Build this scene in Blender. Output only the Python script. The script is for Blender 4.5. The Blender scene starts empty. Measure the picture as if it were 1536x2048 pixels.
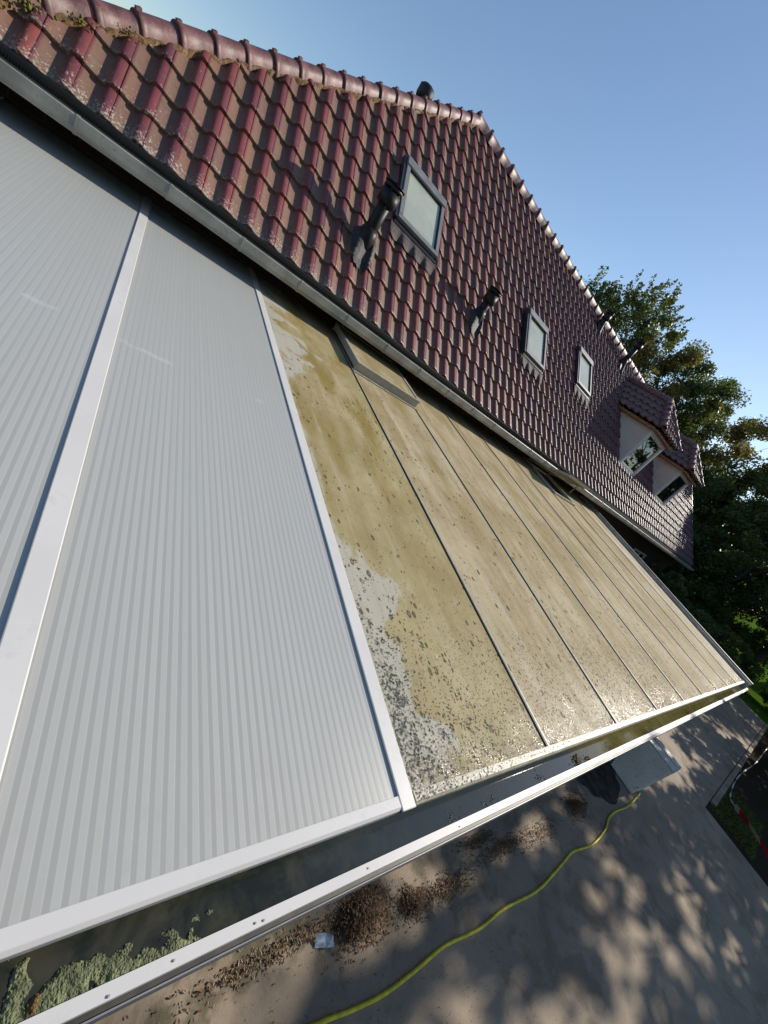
import bpy, bmesh, math, random
import numpy as np
from mathutils import Vector, Matrix
R = math.radians
sc = bpy.context.scene
COL = sc.collection
random.seed(7)
rng = np.random.default_rng(7)

# ------------------------------------------------------------------ camera
cam_d = bpy.data.cameras.new('camera')
cam_d.sensor_fit = 'VERTICAL'; cam_d.sensor_height = 36.0
cam_d.lens = 773.16 / 2048 * 36.0
cam_d.clip_start = 0.02; cam_d.clip_end = 2000
cam = bpy.data.objects.new('camera', cam_d); COL.objects.link(cam)
WR = np.array([[0.72063431, -0.36718, 0.58870], [0.24402546, -0.65984, -0.71062], [0.64895128, 0.65576, -0.38610]])
u_, s_, vt_ = np.linalg.svd(WR); WR = u_ @ vt_
cam.matrix_world = Matrix([[WR[0][i], -WR[1][i], -WR[2][i], 0] for i in range(3)] + [[0, 0, 0, 1]])
sc.camera = cam

# ------------------------------------------------------------------ light
SUN_EL, SUN_AZ = 31.5, -5.5
sdir = Vector((math.cos(R(SUN_EL)) * math.cos(R(SUN_AZ)), math.cos(R(SUN_EL)) * math.sin(R(SUN_AZ)), math.sin(R(SUN_EL))))
sun_d = bpy.data.lights.new('sun', 'SUN'); sun_d.energy = 5.0; sun_d.angle = R(0.5); sun_d.color = (1.0, .92, .80)
sun = bpy.data.objects.new('sun', sun_d); COL.objects.link(sun)
sun.rotation_euler = sdir.to_track_quat('Z', 'Y').to_euler()
world = bpy.data.worlds.new('World'); sc.world = world; world.use_nodes = True
wn = world.node_tree.nodes; wl = world.node_tree.links
sky = wn.new('ShaderNodeTexSky'); sky.sky_type = 'NISHITA'; sky.sun_disc = False
sky.sun_elevation = R(SUN_EL); sky.sun_rotation = R(90 - SUN_AZ); sky.air_density = 1.12; sky.dust_density = .35; sky.ozone_density = 2.6
wn['Background'].inputs[1].default_value = 0.14
wl.new(sky.outputs[0], wn['Background'].inputs[0])
sc.view_settings.view_transform = 'Standard'; sc.view_settings.look = 'None'
sc.view_settings.exposure = 0.0; sc.view_settings.gamma = 1.0

# ------------------------------------------------------------------ frames of reference
A = R(5.5); BB = R(44.5); K = 3.45; H = 1.1
GZ = -3.4
Nr = Vector((0, -math.sin(BB), math.cos(BB))); Rv = Vector((0, math.cos(BB), math.sin(BB)))
Nv = Vector((0, -math.sin(A), math.cos(A))); Vv = Vector((0, math.cos(A), math.sin(A)))
def RP(x, v, n=0.0): return Vector((x, 0, 0)) + Rv * v + Nr * (n - K)      # main roof plane
def VP(x, v, n=0.0): return Vector((x, 0, 0)) + Vv * v + Nv * (n - H)      # veranda plane

# ------------------------------------------------------------------ materials
def mat(name):
    m = bpy.data.materials.new(name); m.use_nodes = True
    nt = m.node_tree; b = nt.nodes['Principled BSDF']
    return m, nt, b
class NT:
    def __init__(s, nt): s.nt = nt
    def n(s, t, **k):
        o = s.nt.nodes.new(t)
        for a, v in k.items(): setattr(o, a, v)
        return o
    def l(s, a, b): s.nt.links.new(a, b)
    def val(s, x, sock):
        if isinstance(x, (int, float)): sock.default_value = x
        elif isinstance(x, (tuple, list)): sock.default_value = x
        else: s.l(x, sock)
    def math(s, op, a, b=0.0, c=0.0, clamp=False):
        o = s.n('ShaderNodeMath', operation=op); o.use_clamp = clamp
        s.val(a, o.inputs[0]); s.val(b, o.inputs[1]); s.val(c, o.inputs[2]); return o.outputs[0]
    def mix(s, f, a, b, mode='MIX'):
        o = s.n('ShaderNodeMix', data_type='RGBA', blend_type=mode); o.clamp_factor = True
        s.val(f, o.inputs[0]); s.val(a, o.inputs[6]); s.val(b, o.inputs[7]); return o.outputs[2]
    def ss(s, x, lo, hi):
        o = s.n('ShaderNodeMapRange', interpolation_type='SMOOTHSTEP')
        s.val(x, o.inputs[0]); s.val(lo, o.inputs[1]); s.val(hi, o.inputs[2]); return o.outputs[0]
    def noise(s, vec, scale, detail=4.0, rough=.55, dist=0.0):
        o = s.n('ShaderNodeTexNoise'); s.l(vec, o.inputs['Vector'])
        o.inputs['Scale'].default_value = scale; o.inputs['Detail'].default_value = detail
        o.inputs['Roughness'].default_value = rough; o.inputs['Distortion'].default_value = dist
        return o.outputs[0]
    def voro(s, vec, scale, rand=1.0):
        o = s.n('ShaderNodeTexVoronoi'); s.l(vec, o.inputs['Vector']); o.inputs['Scale'].default_value = scale
        o.inputs['Randomness'].default_value = rand; return o
    def sep(s, v):
        o = s.n('ShaderNodeSeparateXYZ'); s.l(v, o.inputs[0]); return o.outputs
    def comb(s, x, y, z=0.0):
        o = s.n('ShaderNodeCombineXYZ'); s.val(x, o.inputs[0]); s.val(y, o.inputs[1]); s.val(z, o.inputs[2]); return o.outputs[0]
    def bump(s, h, strength=.3, dist=.01):
        o = s.n('ShaderNodeBump'); s.l(h, o.inputs['Height']); o.inputs['Strength'].default_value = strength
        o.inputs['Distance'].default_value = dist; return o.outputs[0]
    def pos(s): return s.n('ShaderNodeNewGeometry').outputs['Position']
    def uv(s): return s.n('ShaderNodeUVMap').outputs[0]
def C(r, g, b): return (r, g, b, 1)

def simple(name, col, rough=.5, metal=0.0, nscale=8.0, var=.15, bump=0.0, bscale=60.0, spec=.5, dirt=None):
    m, nt, b = mat(name); t = NT(nt); p = t.pos()
    f = t.noise(p, nscale, 5)
    dk = tuple(c * (1 - var) for c in col[:3]) + (1,); lt = tuple(min(1, c * (1 + var)) for c in col[:3]) + (1,)
    c = t.mix(t.ss(f, .3, .7), dk, lt)
    if dirt:
        f2 = t.noise(p, nscale * 4, 6, .7)
        c = t.mix(t.ss(f2, .52, .75), c, dirt)
    t.l(c, b.inputs['Base Color'])
    b.inputs['Roughness'].default_value = rough; b.inputs['Metallic'].default_value = metal
    b.inputs['Specular IOR Level'].default_value = spec
    if bump: t.l(t.bump(t.noise(p, bscale, 4), bump, .01), b.inputs['Normal'])
    return m

def m_tiles(name, hue=0.0):
    m, nt, b = mat(name); t = NT(nt); p = t.pos()
    at = t.n('ShaderNodeAttribute', attribute_name='tile'); r = t.n('ShaderNodeSeparateColor'); t.l(at.outputs['Color'], r.inputs[0])
    rnd, row, r2 = r.outputs
    u, v, _ = t.sep(t.uv())
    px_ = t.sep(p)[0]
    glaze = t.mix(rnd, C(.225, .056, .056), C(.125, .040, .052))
    glaze = t.mix(t.math('MULTIPLY', t.ss(px_, 3.0, 14.0), .75), glaze, C(.085, .042, .068))  # far glaze mixed dark purple to paint in reflected sky and shade
    glaze = t.mix(t.ss(r2, .93, 1.0), glaze, C(.26, .070, .050))
    pan = t.mix(rnd, C(.260, .135, .098), C(.165, .092, .075))
    pan = t.mix(t.math('MULTIPLY', t.ss(px_, 3.0, 14.0), .5), pan, C(.15, .10, .095))  # far pans mixed darker and greyer for the same painted sky sheen
    moss = t.mix(t.noise(p, 5, 3), pan, C(.185, .125, .075))
    fp = t.math('MULTIPLY', t.ss(u, .03, .10), t.math('SUBTRACT', 1.0, t.ss(u, .60, .72)))
    fp = t.math('MULTIPLY', fp, t.math('MULTIPLY_ADD', t.noise(p, 7, 4), .8, .45), clamp=True)
    c = t.mix(fp, glaze, moss)
    c = t.mix(t.math('MULTIPLY', t.ss(t.noise(p, 14, 5, .7), .48, .72), .45), c, C(.075, .040, .038))
    seam = t.math('MAXIMUM', t.ss(u, .965, .99), t.math('SUBTRACT', 1.0, t.ss(u, .0, .03)))
    c = t.mix(t.math('MULTIPLY', seam, .8), c, C(.035, .015, .015))
    # lichen at the lower lip, heavy on the eaves course
    low = t.math('SUBTRACT', 1.0, t.ss(v, .02, .20))
    eav = t.math('MULTIPLY', t.math('SUBTRACT', 1.0, t.ss(row, .02, .10)), t.math('SUBTRACT', 1.0, t.ss(v, .25, .8)))
    amt = t.math('ADD', t.math('MULTIPLY', low, .06), t.math('MULTIPLY', t.math('MULTIPLY', eav, t.math('SUBTRACT', 1.2, t.ss(t.sep(p)[0], .5, 5.0))), .100))
    amt = t.math('ADD', amt, t.math('MULTIPLY', t.ss(rnd, .5, 1.0), .02))
    ln = t.noise(p, 55, 4, .65)
    lm = t.ss(t.math('ADD', ln, amt), .66, .72)
    c = t.mix(t.math('MULTIPLY', lm, .75), c, C(.44, .42, .36))
    gm = t.ss(t.math('ADD', t.noise(p, 30, 3), t.math('MULTIPLY', low, .10)), .64, .72)
    c = t.mix(t.math('MULTIPLY', gm, .6), c, C(.14, .15, .05))
    t.l(c, b.inputs['Base Color'])
    ro = t.math('ADD', t.math('MULTIPLY', fp, .16), t.math('MULTIPLY_ADD', t.noise(p, 9, 3), .2, .32))
    t.l(t.math('ADD', ro, t.math('MULTIPLY', lm, .3)), b.inputs['Roughness'])
    b.inputs['Specular IOR Level'].default_value = .36
    t.l(t.bump(t.math('ADD', t.noise(p, 18, 5, .6), t.math('MULTIPLY', lm, .6)), .22, .006), b.inputs['Normal'])
    return m

def m_new_panel():
    m, nt, b = mat('new_polycarbonate'); t = NT(nt); u, v, _ = t.sep(t.uv()); p = t.pos()
    f = t.math('FRACT', t.math('DIVIDE', u, .0263))
    band = t.math('MULTIPLY', t.ss(f, .02, .10), t.math('SUBTRACT', 1.0, t.ss(f, .54, .62)))
    line = t.math('SUBTRACT', 1.0, t.ss(t.math('ABSOLUTE', t.math('SUBTRACT', f, .58)), .02, .07))
    line2 = t.math('SUBTRACT', 1.0, t.ss(t.math('ABSOLUTE', t.math('SUBTRACT', f, .06)), .02, .06))
    c = t.mix(band, t.mix(t.ss(v, .3, 3.2), C(.370, .372, .350), C(.415, .422, .396)), t.mix(t.ss(v, .3, 3.2), C(.465, .462, .434), C(.437, .445, .418)))
    c = t.mix(t.math('MULTIPLY', t.math('MAXIMUM', line, line2), .30), c, C(.60, .61, .60))
    wn_ = t.n('ShaderNodeTexWhiteNoise', noise_dimensions='1D'); t.l(t.math('FLOOR', t.math('DIVIDE', u, .0263)), wn_.inputs['W'])
    c = t.mix(t.math('MULTIPLY', wn_.outputs['Value'], .18), c, C(.36, .37, .35))
    n = t.noise(t.comb(t.math('MULTIPLY', u, 3.0), t.math('MULTIPLY', v, .8)), 1.6, 4)
    c = t.mix(t.math('MULTIPLY', t.ss(n, .45, .8), .25), c, C(.40, .44, .42))
    # faint scuffs running across and a dusty lower end
    sc_ = t.math('SUBTRACT', 1.0, t.ss(t.math('ABSOLUTE', t.math('SUBTRACT', v, t.math('ADD', 2.05, t.math('MULTIPLY', t.noise(t.comb(u, 0.0), 2, 2), .25)))), .005, .03))
    c = t.mix(t.math('MULTIPLY', sc_, t.math('MULTIPLY', t.ss(t.noise(t.uv(), 9, 3), .5, .6), .35)), c, C(.62, .63, .62))
    dn = t.math('MULTIPLY', t.math('SUBTRACT', 1.0, t.ss(v, .09, .42)), t.ss(t.noise(t.uv(), 14, 5, .7), .45, .75))
    c = t.mix(t.math('MULTIPLY', dn, .3), c, C(.40, .38, .31))
    t.l(c, b.inputs['Base Color'])
    t.l(t.math('MULTIPLY_ADD', t.noise(t.uv(), 3, 3), .15, .24), b.inputs['Roughness'])
    b.inputs['Specular IOR Level'].default_value = .5
    t.l(t.bump(t.math('ADD', t.math('MULTIPLY', band, .3), t.math('MULTIPLY', t.noise(t.uv(), 3, 2), 1.5)), .10, .002), b.inputs['Normal'])
    return m

def m_old_panel(name, first=False, cream=False):
    m, nt, b = mat(name); t = NT(nt); uv = t.uv(); u, v, _ = t.sep(uv)
    str1 = t.noise(t.comb(t.math('MULTIPLY', u, 9.0), t.math('MULTIPLY', v, .55)), 1.0, 5, .6, .3)
    str2 = t.noise(t.comb(t.math('MULTIPLY', u, 32.0), t.math('MULTIPLY', v, .9)), 1.0, 3, .6)
    blot = t.noise(uv, 1.3, 5, .6, .4)
    base = t.mix(t.ss(blot, .35, .7), C(.43, .36, .195), C(.32, .265, .115))
    if not first: base = t.mix(t.ss(blot, .3, .7), C(.50, .42, .275), C(.40, .325, .19))
    if cream: base = t.mix(t.ss(blot, .3, .7), C(.60, .53, .40), C(.52, .45, .33))
    c = t.mix(t.math('MULTIPLY', t.ss(t.math('ADD', t.math('MULTIPLY', str1, .6), t.math('MULTIPLY', blot, .4)), .44, .62), .55), base, C(.30, .225, .115) if not cream else C(.42, .34, .2))
    c = t.mix(t.math('MULTIPLY', t.ss(str1, .30, .43), 0.0), c, c)
    c = t.mix(t.math('MULTIPLY', t.math('SUBTRACT', 1.0, t.ss(str1, .28, .46)), .40), c, C(.54, .48, .40))
    c = t.mix(t.math('MULTIPLY', t.ss(str2, .45, .75), .18), c, C(.24, .18, .09))
    gb = t.noise(uv, 6.5, 6, .75, .8)
    c = t.mix(t.math('MULTIPLY', t.ss(gb, .50, .68), .35), c, C(.23, .19, .11))
    c = t.mix(t.math('MULTIPLY', t.math('SUBTRACT', 1.0, t.ss(gb, .30, .45)), .30), c, C(.56, .50, .41))
    # fine ribs of the old sheet
    f = t.math('FRACT', t.math('DIVIDE', u, .0115))
    c = t.mix(t.math('MULTIPLY', t.ss(f, .6, .9), .16), c, C(.62, .56, .42))
    olive = t.math('MULTIPLY', t.ss(t.noise(t.comb(t.math('MULTIPLY', u, 2.2), t.math('MULTIPLY', v, .6)), 1.4, 4, .6), .44, .64), t.ss(v, .4, 2.6))
    c = t.mix(t.math('MULTIPLY', olive, .85 if first else .55), c, C(.25, .185, .05))
    if first:
        # scrubbed patches along the new bar: grey-white where the film of algae has come off
        wob = t.noise(t.comb(t.math('MULTIPLY', u, 2.5), t.math('MULTIPLY', v, 1.3)), 1.9, 4, .6, .9)
        lob = t.math('MULTIPLY', t.ss(t.noise(t.comb(4.2, v), 1.9, 2), .38, .62), .30)
        edge = t.math('ADD', t.math('ADD', .02, lob), t.math('MULTIPLY', t.math('SUBTRACT', wob, .5), .55))
        env = t.math('ADD', t.ss(v, 2.7, 3.3), t.math('SUBTRACT', 1.0, t.ss(v, .9, 1.6)), clamp=True)
        env = t.math('MULTIPLY_ADD', env, .85, .10)
        rag = t.math('MULTIPLY', t.math('SUBTRACT', t.noise(t.comb(t.math('MULTIPLY', u, 26.0), t.math('MULTIPLY', v, 6.0)), 1.0, 5, .7), .5), .16)
        up_ = t.math('MULTIPLY', t.math('MULTIPLY', t.ss(v, 2.75, 3.15), t.math('SUBTRACT', 1.0, t.ss(v, 3.95, 4.2))), t.math('MULTIPLY', t.ss(t.noise(uv, 2.6, 3, .6, .8), .36, .56), .22))
        rag = t.math('SUBTRACT', rag, up_)
        dist = t.math('SUBTRACT', t.math('ADD', t.math('SUBTRACT', u, 1.11), rag), t.math('MULTIPLY', edge, env))
        clean = t.math('MULTIPLY', t.math('SUBTRACT', 1.0, t.ss(dist, -.035, .03)), t.math('MULTIPLY_ADD', t.ss(str2, .3, .6), .35, .6))
        c = t.mix(t.math('MULTIPLY', clean, .85), c, t.mix(t.ss(str2, .35, .65), C(.53, .52, .47), C(.42, .41, .34)))
        br = t.math('MULTIPLY', t.ss(t.noise(uv, 3.5, 4, .6, 1.0), .55, .68), t.ss(v, 2.2, 3.0))
        c = t.mix(t.math('MULTIPLY', br, .55), c, C(.30, .17, .05))
    # speckle of dirt and algae spots, crowded toward one side and the lower half
    nd = t.noise(uv, 1.7, 3, .6)
    side = t.math('MULTIPLY', t.math('SUBTRACT', 1.0, t.ss(v, 2.3, 4.0)), t.math('ADD', .25, t.math('MULTIPLY', t.ss(nd, .38, .62), 1.1)))
    for k, (scl, rad, dens, dark) in enumerate([(40, .32, .50, .9), (85, .36, .6, .6), (23, .38, .42, .9)]):
        wv = t.comb(t.math('ADD', u, t.math('MULTIPLY', t.noise(uv, 60, 2), .006)), t.math('MULTIPLY', v, .62))
        vo = t.voro(wv, scl)
        vr = t.n('ShaderNodeSeparateColor'); t.l(vo.outputs['Color'], vr.inputs[0])
        keep = t.math('LESS_THAN', vr.outputs[0], t.math('MULTIPLY', side, dens))
        rr = t.math('MULTIPLY_ADD', vr.outputs[1], rad, .05)
        d = vo.outputs['Distance']
        spot = t.math('SUBTRACT', 1.0, t.ss(d, t.math('MULTIPLY', rr, .55), rr))
        if first and k == 2:
            spot = t.math('SUBTRACT', spot, t.math('MULTIPLY', .7, t.math('SUBTRACT', 1.0, t.ss(d, t.math('MULTIPLY', rr, .1), t.math('MULTIPLY', rr, .6)))), clamp=True)
        c = t.mix(t.math('MULTIPLY', t.math('MULTIPLY', spot, keep), dark), c, C(.055, .050, .030))
    grime = t.math('MULTIPLY', t.math('SUBTRACT', 1.0, t.ss(v, .10, .24)), t.ss(t.noise(uv, 4, 4), .35, .6))
    c = t.mix(t.math('MULTIPLY', grime, .7), c, C(.17, .125, .06))
    t.l(c, b.inputs['Base Color'])
    wet = t.math('MULTIPLY', t.math('SUBTRACT', 1.0, t.ss(t.math('ADD', v, t.math('MULTIPLY', t.noise(uv, 3.0, 4), .9)), .55, 1.3)), t.math('SUBTRACT', 1.0, t.ss(u, 3.0, 5.2)))
    t.l(t.math('MULTIPLY_ADD', wet, -.20, .75), b.inputs['Roughness'])
    t.l(t.math('MULTIPLY_ADD', wet, .03, .04), b.inputs['Specular IOR Level'])
    hgt = t.math('ADD', t.noise(uv, 120, 3, .6), t.math('MULTIPLY', t.noise(uv, 30, 3), .8))
    bp = t.n('ShaderNodeBump'); t.l(hgt, bp.inputs['Height']); bp.inputs['Distance'].default_value = .003
    bp.inputs['Strength'].default_value = .35; t.l(bp.outputs[0], b.inputs['Normal'])
    # film of water on the lowest part
    fm = t.math('MULTIPLY', t.math('SUBTRACT', 1.0, t.ss(t.math('ADD', v, t.math('MULTIPLY', t.noise(uv, 3, 3), .5)), .30, .55)), t.math('MULTIPLY', t.math('SUBTRACT', .95, t.math('MULTIPLY', t.ss(u, 3.2, 6.0), .75)), t.ss(t.noise(uv, 11, 3, .6), .36, .55)))
    t.l(fm, b.inputs['Coat Weight']); b.inputs['Coat Roughness'].default_value = .13
    bp2 = t.n('ShaderNodeBump'); t.l(t.noise(uv, 160, 3, .8), bp2.inputs['Height']); bp2.inputs['Distance'].default_value = .004
    bp2.inputs['Strength'].default_value = .9; t.l(bp2.outputs[0], b.inputs['Coat Normal'])
    return m

def m_leaf(name, c1, c2, c3, trans=.35, autumn=.0):
    m, nt, b = mat(name); t = NT(nt); p = t.pos()
    rp = t.n('ShaderNodeNewGeometry').outputs['Random Per Island']
    c = t.mix(rp, c1, c2)
    n = t.noise(p, .35, 3)
    c = t.mix(t.math('MULTIPLY', t.ss(n, .5 - autumn * .12, .70 - autumn * .12), .8), c, c3)
    t.l(c, b.inputs['Base Color']); b.inputs['Roughness'].default_value = .45
    b.inputs['Specular IOR Level'].default_value = .4
    tr = t.n('ShaderNodeBsdfTranslucent'); t.l(t.mix(.5, c, C(.25, .32, .05)), tr.inputs[0])
    mx = t.n('ShaderNodeMixShader'); mx.inputs[0].default_value = trans
    t.l(b.outputs[0], mx.inputs[1]); t.l(tr.outputs[0], mx.inputs[2])
    t.l(mx.outputs[0], nt.nodes['Material Output'].inputs[0])
    return m

def m_concrete():
    m, nt, b = mat('sandy_concrete'); t = NT(nt); p = t.pos(); x, y, z = t.sep(p)
    c = t.mix(t.ss(t.noise(p, 1.1, 5, .6), .3, .7), C(.40, .32, .235), C(.30, .24, .18))
    c = t.mix(t.math('MULTIPLY', t.ss(t.noise(p, 7, 6, .7), .5, .75), .5), c, C(.22, .18, .13))
    c = t.mix(t.math('MULTIPLY', t.ss(t.noise(p, 90, 3, .7), .55, .75), .4), c, C(.52, .44, .34))
    c = t.mix(t.math('MULTIPLY', t.ss(t.noise(p, 2.3, 5, .65, .5), .50, .62), .55), c, C(.20, .145, .09))
    fl_ = t.voro(p, 60); fr_ = t.n('ShaderNodeSeparateColor'); t.l(fl_.outputs['Color'], fr_.inputs[0])
    c = t.mix(t.math('MULTIPLY', t.math('MULTIPLY', t.math('LESS_THAN', fl_.outputs['Distance'], .28), t.math('LESS_THAN', fr_.outputs[0], .10)), .7), c, C(.09, .06, .035))
    # damp moss along the foot of the veranda
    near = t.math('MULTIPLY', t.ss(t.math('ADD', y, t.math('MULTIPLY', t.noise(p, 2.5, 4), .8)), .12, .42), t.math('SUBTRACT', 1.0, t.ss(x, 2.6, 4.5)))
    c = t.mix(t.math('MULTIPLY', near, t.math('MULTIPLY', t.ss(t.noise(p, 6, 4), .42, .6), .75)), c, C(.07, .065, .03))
    cr = t.voro(p, .9); crk = t.n('ShaderNodeTexVoronoi', feature='DISTANCE_TO_EDGE'); t.l(p, crk.inputs['Vector']); crk.inputs['Scale'].default_value = .55
    c = t.mix(t.math('MULTIPLY', t.math('SUBTRACT', 1.0, t.ss(crk.outputs[0], .002, .008)), .0), c, C(.1, .08, .06))
    t.l(c, b.inputs['Base Color']); b.inputs['Roughness'].default_value = .9
    t.l(t.bump(t.math('ADD', t.noise(p, 60, 5, .7), t.noise(p, 5, 4)), .35, .01), b.inputs['Normal'])
    return m

def m_ground():
    m, nt, b = mat('soil_and_lawn'); t = NT(nt); p = t.pos(); x, y, z = t.sep(p)
    soil = t.mix(t.noise(p, 4, 6, .7), C(.035, .028, .02), C(.07, .052, .034))
    lawn = t.mix(t.noise(p, 1.5, 5, .7), C(.05, .10, .012), C(.09, .15, .02))
    f = t.ss(t.math('ADD', x, t.math('MULTIPLY', t.noise(p, .5, 3), 6.0)), 26.0, 29.0)
    t.l(t.mix(f, soil, lawn), b.inputs['Base Color']); b.inputs['Roughness'].default_value = .9
    b.inputs['Specular IOR Level'].default_value = .0
    t.l(t.bump(t.noise(p, 25, 6, .7), .6, .03), b.inputs['Normal'])
    return m

def m_water():
    m, nt, b = mat('gutter_water'); t = NT(nt); p = t.pos(); x, y, z = t.sep(p)
    n = t.noise(p, 14, 4, .6, .6)
    dk = t.mix(t.ss(n, .35, .7), C(.016, .021, .018), C(.055, .052, .036))
    dk = t.mix(t.math('MULTIPLY', t.ss(x, .55, 1.1), .8), dk, C(.040, .054, .062))  # blue-grey mixed into the silty colour as painted sky reflection
    mud = t.mix(t.ss(t.noise(p, 6, 4), .3, .7), C(.150, .130, .040), C(.10, .085, .03))
    c = t.mix(t.ss(x, 2.3, 2.9), dk, mud)
    t.l(c, b.inputs['Base Color']); b.inputs['Roughness'].default_value = .015; b.inputs['IOR'].default_value = 1.33
    t.l(t.bump(t.noise(p, 22, 3), .03, .01), b.inputs['Normal'])
    return m

M = {}
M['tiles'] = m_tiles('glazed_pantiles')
M['ridge'] = simple('ridge_tile_glaze', C(.150, .066, .066), .5, nscale=12, var=.35, bump=.2, bscale=30, spec=.4, dirt=C(.20, .16, .12))
M['mortar'] = simple('bedding_mortar', C(.22, .13, .06), .95, nscale=20, var=.4, bump=.8, bscale=40, dirt=C(.12, .10, .05))
M['moss'] = simple('moss', C(.14, .13, .02), .95, nscale=20, var=.4, bump=.8, bscale=60)
M['zinc'] = simple('weathered_gutter_metal', C(.30, .30, .265), .5, .1, nscale=5, var=.25, bump=.1, dirt=C(.15, .15, .12))
M['black'] = simple('black_plastic', C(.010, .010, .010), .6, nscale=10, var=.3)
M['pipe'] = simple('black_flue_metal', C(.008, .008, .009), .5, nscale=14, var=.5, spec=.3)
M['lead'] = simple('lead_flashing', C(.022, .022, .023), .62, nscale=16, var=.4, bump=.3, bscale=20)
M['pale_lead'] = simple('weathered_lead_apron', C(.070, .055, .052), .8, nscale=16, var=.3, bump=.35, bscale=25, dirt=C(.12, .10, .09))
M['frame'] = simple('grey_window_cladding', C(.20, .205, .21), .45, nscale=6, var=.15)
M['darkframe'] = simple('dark_frame_side', C(.018, .020, .026), .4, nscale=6, var=.2)
M['white'] = simple('white_painted_aluminium', C(.67, .65, .62), .38, nscale=3, var=.04, dirt=C(.60, .59, .56), spec=.3)
M['oldwhite'] = simple('dirty_white_aluminium', C(.43, .40, .31), .42, nscale=22, var=.2, bump=.2, bscale=80, dirt=C(.26, .21, .12), spec=.3)
M['hatchgrey'] = simple('grey_beige_plastic', C(.40, .38, .33), .45, nscale=20, var=.1, dirt=C(.26, .23, .16))
M['liner'] = simple('wet_dirty_gutter_liner', C(.045, .043, .030), .5, nscale=20, var=.4)
M['gutterside'] = simple('grey_aluminium_front', C(.22, .22, .23), .4, nscale=10, var=.1, dirt=C(.2, .19, .17))
M['rubber'] = simple('black_rubber_seal', C(.014, .012, .011), .6, nscale=20, var=.4)
M['render'] = simple('cream_dormer_cladding', C(.56, .50, .44), .55, nscale=3, var=.06)
M['wood'] = simple('varnished_wood_board', C(.30, .13, .06), .5, nscale=9, var=.3)
M['white_frame'] = simple('white_window_frame', C(.62, .61, .58), .35, nscale=9, var=.06)
M['cabinet'] = simple('pale_cabinet_plastic', C(.78, .78, .75), .4, nscale=4, var=.08, dirt=C(.38, .37, .33))
M['cabinet_trim'] = simple('white_cabinet_trim', C(.68, .67, .63), .4, nscale=15, var=.1, dirt=C(.42, .38, .30))
M['bark'] = simple('bark', C(.06, .045, .032), .9, nscale=12, var=.4, bump=.6)
M['hose'] = simple('yellow_hose_rubber', C(.88, .72, .045), .42, nscale=18, var=.2, bump=.2, bscale=120)
M['greenhose'] = simple('dull_green_hose', C(.16, .17, .05), .5, nscale=18, var=.2)
M['litter'] = simple('scrap_plastic', C(.5, .55, .62), .4, nscale=30, var=.4)
M['steel'] = simple('white_gable_verge', C(.08, .06, .07), .5)
M['algae'] = simple('gutter_algae', C(.155, .175, .085), .7, nscale=30, var=.45, bump=.9, bscale=90, dirt=C(.07, .08, .035))
M['rot'] = simple('rotten_leaf_mush', C(.20, .12, .04), .8, nscale=24, var=.5, bump=.9, bscale=60)
M['new'] = m_new_panel()
M['old1'] = m_old_panel('first_algae_panel', True)
M['old'] = m_old_panel('dirty_panel')
M['cream'] = m_old_panel('cream_end_panel', cream=True)
M['concrete'] = m_concrete(); M['ground'] = m_ground(); M['water'] = m_water()
M['soil'] = simple('wet_dark_soil', C(.060, .044, .031), .9, nscale=9, var=.7, bump=.6, bscale=40)
M['leaf'] = m_leaf('leaf_green', C(.045, .075, .018), C(.085, .12, .03), C(.16, .12, .03), .35, .3)
M['leafdark'] = m_leaf('leaf_dark', C(.035, .065, .02), C(.07, .11, .032), C(.09, .10, .025), .35)
M['leafgold'] = m_leaf('leaf_gold', C(.08, .10, .02), C(.13, .13, .03), C(.24, .13, .04), .4, 1.0)
M['grass'] = m_leaf('grass_blade', C(.06, .11, .02), C(.10, .17, .03), C(.12, .15, .03), .4)
M['deadleaf'] = m_leaf('dead_leaf', C(.085, .045, .022), C(.21, .115, .055), C(.09, .05, .03), .1)
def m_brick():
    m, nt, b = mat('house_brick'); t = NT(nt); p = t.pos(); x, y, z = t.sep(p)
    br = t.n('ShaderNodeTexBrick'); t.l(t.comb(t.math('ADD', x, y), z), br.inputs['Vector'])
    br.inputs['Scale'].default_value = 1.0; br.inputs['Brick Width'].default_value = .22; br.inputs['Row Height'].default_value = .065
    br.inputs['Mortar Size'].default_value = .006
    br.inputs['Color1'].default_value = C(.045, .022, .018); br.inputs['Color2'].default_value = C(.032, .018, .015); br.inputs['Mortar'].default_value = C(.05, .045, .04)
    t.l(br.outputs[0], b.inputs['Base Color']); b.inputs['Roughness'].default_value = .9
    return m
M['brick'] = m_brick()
def m_glass(name, col, rough=.04, spec=.7):
    m, nt, b = mat(name); t = NT(nt)
    g = t.noise(t.pos(), 2.5, 3)
    t.l(t.mix(t.ss(g, .3, .7), col, tuple(c * .8 for c in col[:3]) + (1,)), b.inputs['Base Color'])
    b.inputs['Roughness'].default_value = rough; b.inputs['Specular IOR Level'].default_value = spec
    return m
M['paleglass'] = m_glass('glass_sky_and_blind', C(.52, .55, .44), .05, 1.0)  # pale base colour also paints in the sky reflected over the blind
M['darkglass'] = m_glass('dark_window_glass', C(.010, .014, .012), .02, .8)
def m_bubble():
    m, nt, b = mat('soap_bubble'); b.inputs['Base Color'].default_value = C(.7, .68, .6); b.inputs['Roughness'].default_value = .02
    b.inputs['Transmission Weight'].default_value = .85; b.inputs['IOR'].default_value = 1.2; b.inputs['Specular IOR Level'].default_value = .8
    return m
M['bubble'] = m_bubble()
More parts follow.
